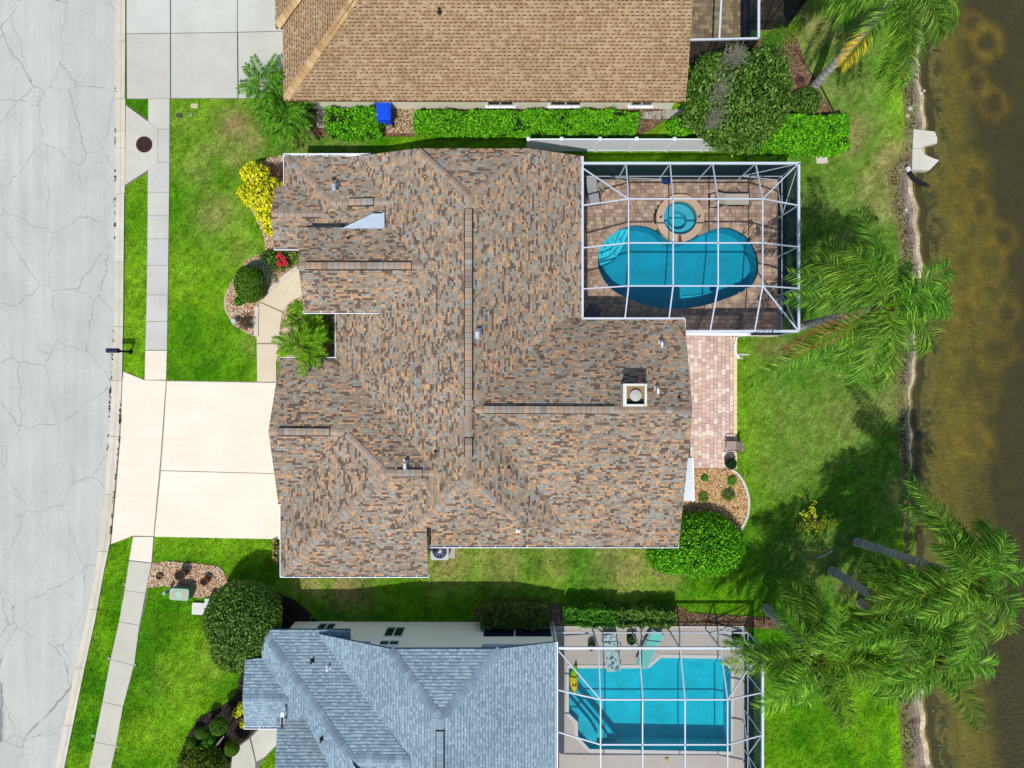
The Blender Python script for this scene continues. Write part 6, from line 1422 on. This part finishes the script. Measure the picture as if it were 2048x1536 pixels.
# pond edge
q = [(1826, 259), (1868, 264), (1873, 276), (1873, 287), (1854, 291), (1845, 294), (1841, 301), (1846, 308), (1862, 316), (1877, 321), (1858, 341), (1823, 340)]
c = P(1842, 300); t = thing("outfall_headwall", "pale concrete outfall apron, notched towards the pond", "concrete outfall", tuple(c)); m_ = MB(); m_.prism([P(*a).xy for a in ((1826, 259), (1868, 264), (1873, 276), (1873, 287), (1854, 291), (1845, 294), (1842, 297.5), (1824, 297.5))], -.9, .06, (1.12, 1.09, 1.03)); build(m_, "apron_slab", M['conc'], t)
m_ = MB(); m_.prism([P(*a).xy for a in ((1824, 298.3), (1842, 298.3), (1841, 301), (1846, 308), (1862, 316), (1877, 321), (1858, 341), (1823, 340))], -.9, .055, (1.10, 1.08, 1.02)); build(m_, "apron_slab", M['conc'], t)
m_ = MB(); m_.tube([P(1816, 338, .12), P(1820, 346, .1), P(1828, 358, 0), P(1840, 366, -.2), P(1856, 372, -.5)], .11, 10, (.012, .012, .02)); m_.tube([P(1814.5, 334, .12), P(1818, 343, .115)], .12, 12, A(220, 222, 222)); one(m_, "drain_pipe", "black curved drain pipe with a white end below the concrete outfall", "pipe", P(1816, 340))
mb = MB(); c = P(1642, 316); mb.box((c.x, c.y, .04), (.56, .58, .12), A(226, 216, 200), rz=.06); one(mb, "concrete_pad", "small square pale concrete pad on the back lawn above the enclosure", "slab", c)
for i, (x, y, s) in enumerate(((1820, 218, .16), (1812, 420, .10), (1848, 182, .07), (1815, 232, .1))):
    mb = MB(); c = P(x, y, -.02)
    mb.lathe([(s * .9, -.05), (s, .03), (s * .6, s * .5), (0, s * .6)], c, 7, A(200, 196, 188)); one(mb, "shore_rock", ["largest pale rock on the shore above the outfall", "small pale rock on the bank across from the enclosure corner", "tiny stone on the sand near the top of the shore", "small pale rock just below the largest one"][i], "rock", c)
# pale gravel strip by the lower cage
mb = MB(); p = [P(*a).xy for a in ((1097, 1208), (1128, 1210), (1131, 1250), (1099, 1247))]; mb.fill([Vector((*a, .02)) for a in p], col=A(120, 118, 128)); nograss(p); gs = build(mb, "gravel_strip", M['soil'], kind='structure')
n = 900; pts = rng.random((n, 2)); X = np.stack([np.interp(pts[:, 0], [0, 1], [p[0].x + .05, p[1].x - .02]), np.interp(pts[:, 1], [0, 1], [p[2].y, p[0].y]), rng.uniform(.03, .05, n)], 1)
nr = rng.normal(0, .4, (n, 3)); nr[:, 2] = 1; nr /= np.linalg.norm(nr, axis=1, keepdims=True)
link("gravel", np_mesh("gravel", leaf_quads(X, nr, rng.uniform(.02, .04, n), .8), 4, pick([A(206, 206, 216), A(160, 160, 172), A(110, 110, 120), A(228, 228, 232)], n), M['chip']), gs, None, 'stuff')
# ---- furniture
def lounger_frame(t, L_, W_, back, fabric, frame, z=.34, ang=.45):
    """sling lounger along +x, head at -x; back = length of the raised part"""
    m_ = MB()
    for s in (-1, 1): m_.tube([(-L_ / 2 + back, s * W_ / 2, z), (L_ / 2, s * W_ / 2, z)], .022, 6, frame)
    m_.tube([(L_ / 2, -W_ / 2, z), (L_ / 2, W_ / 2, z)], .022, 6, frame); build(m_, "frame", M['attr'], t, local=True)
    hx = -L_ / 2 + back - back * math.cos(ang); hz = z + back * math.sin(ang); m_ = MB()
    for s in (-1, 1): m_.tube([(-L_ / 2 + back, s * W_ / 2, z), (hx, s * W_ / 2, hz)], .022, 6, frame)
    m_.tube([(hx, -W_ / 2, hz), (hx, W_ / 2, hz)], .022, 6, frame); build(m_, "back_frame", M['attr'], t, local=True)
    m_ = MB(); w2 = W_ / 2 - .02; n = 8
    for k in range(n):
        x0 = -L_ / 2 + back + (L_ - back) * k / n; x1 = -L_ / 2 + back + (L_ - back) * (k + 1) / n; sg = lambda x: z + .012 - .02 * math.sin(math.pi * (x + L_ / 2 - back) / (L_ - back)); m_.poly([(x0, -w2, sg(x0)), (x1, -w2, sg(x1)), (x1, w2, sg(x1)), (x0, w2, sg(x0))], fabric)
    build(m_, "seat_sling", M['attr'], t, local=True)
    m_ = MB(); m_.poly([(hx, -w2, hz + .012), (-L_ / 2 + back, -w2, z + .012), (-L_ / 2 + back, w2, z + .012), (hx, w2, hz + .012)], fabric); build(m_, "back_sling", M['attr'], t, local=True)
    for sx in (-L_ / 2 + back * .7, L_ / 2 - .25):
        for s in (-1, 1): m_ = MB(); m_.tube([(sx, s * W_ / 2, z), (sx, s * (W_ / 2 + .02), 0.0)], .02, 6, frame); build(m_, "leg", M['attr'], t, local=True)
    for s in (-1, 1):
        m_ = MB(); m_.tube([(-L_ / 2 + back + .15, s * (W_ / 2 + .02), z), (-L_ / 2 + back + .3, s * (W_ / 2 + .10), z + .2), (.25, s * (W_ / 2 + .10), z + .22), (.45, s * (W_ / 2 + .02), z)], .02, 6, frame); build(m_, "arm", M['attr'], t, local=True)
FR = (.018, .018, .022)
c = P(1460, 402, .05); t = thing("sun_lounger", "taupe sling lounger with a dark frame on the brown paver deck beside the spa", "sun lounger", (c.x, c.y, .055), 0.0); lounger_frame(t, 1.75, .60, .55, A(200, 194, 178), FR, ang=.55)
m_ = MB()
for s in (-1, 1): m_.tube([(-.40, s * .30, .34), (-.75, s * .38, .12), (-1.05, s * .33, .06)], .022, 6, FR)
m_.tube([(-1.05, -.33, .06), (-1.05, .33, .06)], .022, 6, FR); build(m_, "rear_skid", M['attr'], t, local=True)
c = P(1184, 385, .05); t = thing("sun_lounger", "grey sling lounger in the shade beside the house wall, on the brown deck", "sun lounger", (c.x, c.y, .055), R_(-80)); lounger_frame(t, 1.5, .55, .5, A(176, 178, 180), FR, ang=.6)
c = P(1196, 377, .05); t = thing("footstool", "square grey sling footstool beside the shaded lounger", "footstool", (c.x, c.y, .055), .2); m_ = MB(); m_.box((0, 0, .36), (.44, .42, .02), A(168, 166, 152)); build(m_, "seat", M['attr'], t, local=True)
m_ = MB()
for s in (-1, 1): m_.beam((-.24, s * .2, .35), (.24, s * .2, .35), .03, .03, FR)
m_.beam((-.22, -.24, .36), (-.22, .24, .36), .03, .03, (.6, .6, .62)); build(m_, "frame", M['attr'], t, local=True)
for sx in (-1, 1):
    for sy in (-1, 1): m_ = MB(); m_.beam((sx * .2, sy * .2, .34), (sx * .22, sy * .22, 0), .03, .03, FR); build(m_, "leg", M['attr'], t, local=True)
def chair(label, x, y, rz, fabric, frame):
    c = P(x, y, .05); t = thing("patio_chair", label, "chair", (c.x, c.y, .055), rz)
    m_ = MB(); m_.box((0, 0, .43), (.52, .50, .025), fabric); build(m_, "seat", M['attr'], t, local=True)
    m_ = MB(); M3 = Matrix.Rotation(-.25, 3, 'Y'); m_.box((-.31, 0, .72), (.03, .50, .56), fabric, M3); build(m_, "backrest", M['attr'], t, local=True)
    for s in (-1, 1):
        m_ = MB(); m_.tube([(.25, s * .28, 0), (.26, s * .29, .45), (.2, s * .29, .62), (-.1, s * .29, .64), (-.32, s * .27, .60)], .018, 6, frame); build(m_, "arm", M['attr'], t, local=True)
        m_ = MB(); m_.tube([(-.30, s * .26, 0), (-.24, s * .26, .45), (-.40, s * .26, 1.0)], .018, 6, frame); build(m_, "rear_leg", M['attr'], t, local=True)
    return t
chair("taupe sling chair with a dark frame at the edge of the pink patio", 1458, 891, R_(180), A(176, 164, 152), A(84, 66, 60))
chair("grey chair half hidden in the shaded lower left corner of the brown deck", 1184, 624, R_(60), A(120, 124, 132), FR)
# skimmer net leaning on the enclosure wall
a, b = P(1222, 358, .9), P(1323, 358, .55); m_ = MB(); a.y = b.y = 10.20; a.z = .95; b.z = .62; m_.tube([a, b], .022, 8, A(206, 212, 218)); o = thing("pool_net", "blue leaf skimmer net on a white pole along the enclosure wall", "pool net", (b.x, b.y, 0)); build(m_, "pole", M['attr'], o)
m_ = MB(); m_.prism([(b.x, 10.10), (b.x + .1, 9.98), (b.x + .36, 9.98), (b.x + .42, 10.08), (b.x + .42, 10.2), (b.x + .1, 10.24)], .52, .60, A(34, 62, 130)); build(m_, "net", M['attr'], o)
# south deck things
def south_lounger(label, x, y, rz, pad, pattern=None):
    c = P(x, y, .05); t = thing("sun_lounger", label, "sun lounger", (c.x, c.y, .05), rz); lounger_frame(t, 2.0, .66, .75, A(150, 190, 190), A(228, 232, 236), ang=.35)
    m_ = MB(); z = .37; n = 10
    hx = -1.0 + .75 - .75 * math.cos(.35); hz = .34 + .75 * math.sin(.35)
    m_.box((.37, 0, z + .03), (1.25, .60, .07), pad); build(m_, "cushion", M['attr'], t, local=True)
    m_ = MB(); m_.box(((hx - .25) / 2, 0, (hz + .34) / 2 + .055), (.74, .60, .07), pad, Matrix.Rotation(.35, 3, 'Y')); bk = build(m_, "back_cushion", M['attr'], t, local=True)
    if pattern:
        m_ = MB(); m2 = MB()
        for k in range(26):
            px_, py_ = random.uniform(-.2, .95), random.uniform(-.25, .25); r = random.choice((.035, .05, .065)); ringmesh(m_, (px_, py_), r * .55, r, z + .066, z + .070, 10, random.choice(pattern))
        for k in range(16):
            s = random.uniform(.08, .68); px_ = -.25 - s * math.cos(.35); zz = .34 + s * math.sin(.35) + .098; py_ = random.uniform(-.25, .25); r = random.choice((.035, .05, .065)); ringmesh(m2, (px_, py_), r * .55, r, zz - .012, zz + .004, 10, random.choice(pattern))
        build(m_, "ring_print", M['attr'], t, local=True); build(m2, "ring_print", M['attr'], t, local=True)
south_lounger("lounger with a pale cushion printed with dark teal rings, on the concrete deck", 1220, 1297, R_(-81), A(178, 206, 206), [A(30, 70, 90), A(60, 110, 120), A(40, 60, 80)])
south_lounger("lounger with a plain aqua cushion on the concrete deck", 1297, 1290, R_(-114), A(120, 206, 196))
pot("dark green leafy plant in a pot between the two lower loungers", 1260, 1272, .18, .24, .5, A(70, 70, 70), plant=[A(40, 80, 30), A(60, 100, 40), A(90, 130, 60)])
pot("small pot with a spiky plant near the lower enclosure's corner post", 1182, 1287, .16, .2, .35, A(190, 190, 186), plant=[A(60, 90, 40), A(90, 120, 60)])
pot("dark potted plant behind the palm at the lower enclosure's far corner", 1470, 1272, .2, .26, .5, A(50, 50, 50), plant=[A(30, 56, 30), A(44, 74, 40)])
m_ = MB(); c = P(1333, 1518); m_.lathe([(.10, .03), (.10, .10), (.0, .12)], c, 16, A(206, 186, 110)); one(m_, "skimmer_lid", "round yellowish skimmer lid on the concrete deck near the bottom edge", "pool lid", c)
def banana():
    t = thing("pool_float", "yellow and green banana shaped float with two dark eyes at the pool's edge", "pool float", (*P(1148, 1352).xy, -.08)); pts, rad = [], []
    ys_ = [1322, 1328, 1334, 1342, 1350, 1360, 1370, 1378, 1385]; rr = [.03, .05, .12, .19, .22, .22, .19, .13, .05]; xs_ = [1151, 1151, 1150, 1149, 1147, 1147, 1148, 1149, 1150]
    cols = [A(70, 50, 30), A(120, 190, 20), A(120, 214, 20), A(150, 214, 30), A(214, 206, 30), A(232, 200, 24), A(232, 204, 40), A(222, 190, 40)]
    for i in range(8):
        m_.v and None
    mm = MB()
    P3 = [Vector((*P(x, y).xy, .05 + (.12 if i < 2 else 0))) for i, (x, y) in enumerate(zip(xs_, ys_))]
    for i in range(8): mm.tube([P3[i], P3[i + 1]], [rr[i], rr[i + 1]], 14, cols[i], cap=i in (0, 7))
    build(mm, "body", M['attr'], t, smooth=True)
    for x in (1145.5, 1150.5): mm = MB(); p = P(x, 1366); mm.box((p.x, p.y, .24), (.07, .14, .05), (.03, .02, .01)); build(mm, "eye", M['attr'], t)
banana()
# garden hose coil by the tall tree and the wall hose
c = P(1386, 183); m_ = MB()
for k in range(3):
    r = .28 - .03 * k; m_.tube([(c.x + r * math.cos(a), c.y + r * math.sin(a), .1 + .05 * k) for a in np.linspace(0, 2 * math.pi, 20)], .03, 6, A(30, 90, 70), cap=False)
one(m_, "garden_hose", "coiled dark green garden hose at the upper house's corner", "hose", c)
m_ = MB(); pts = [P(789, 232, .08), P(800, 234, .08), P(812, 231, .08), P(828, 228, .08)]; m_.tube(pts, .02, 6, A(60, 90, 60)); one(m_, "wall_hose", "thin green hose lying across the tan slab beside the blue bin", "hose", P(789, 232))
N_GRASS = grass()
print("grass blades", N_GRASS)
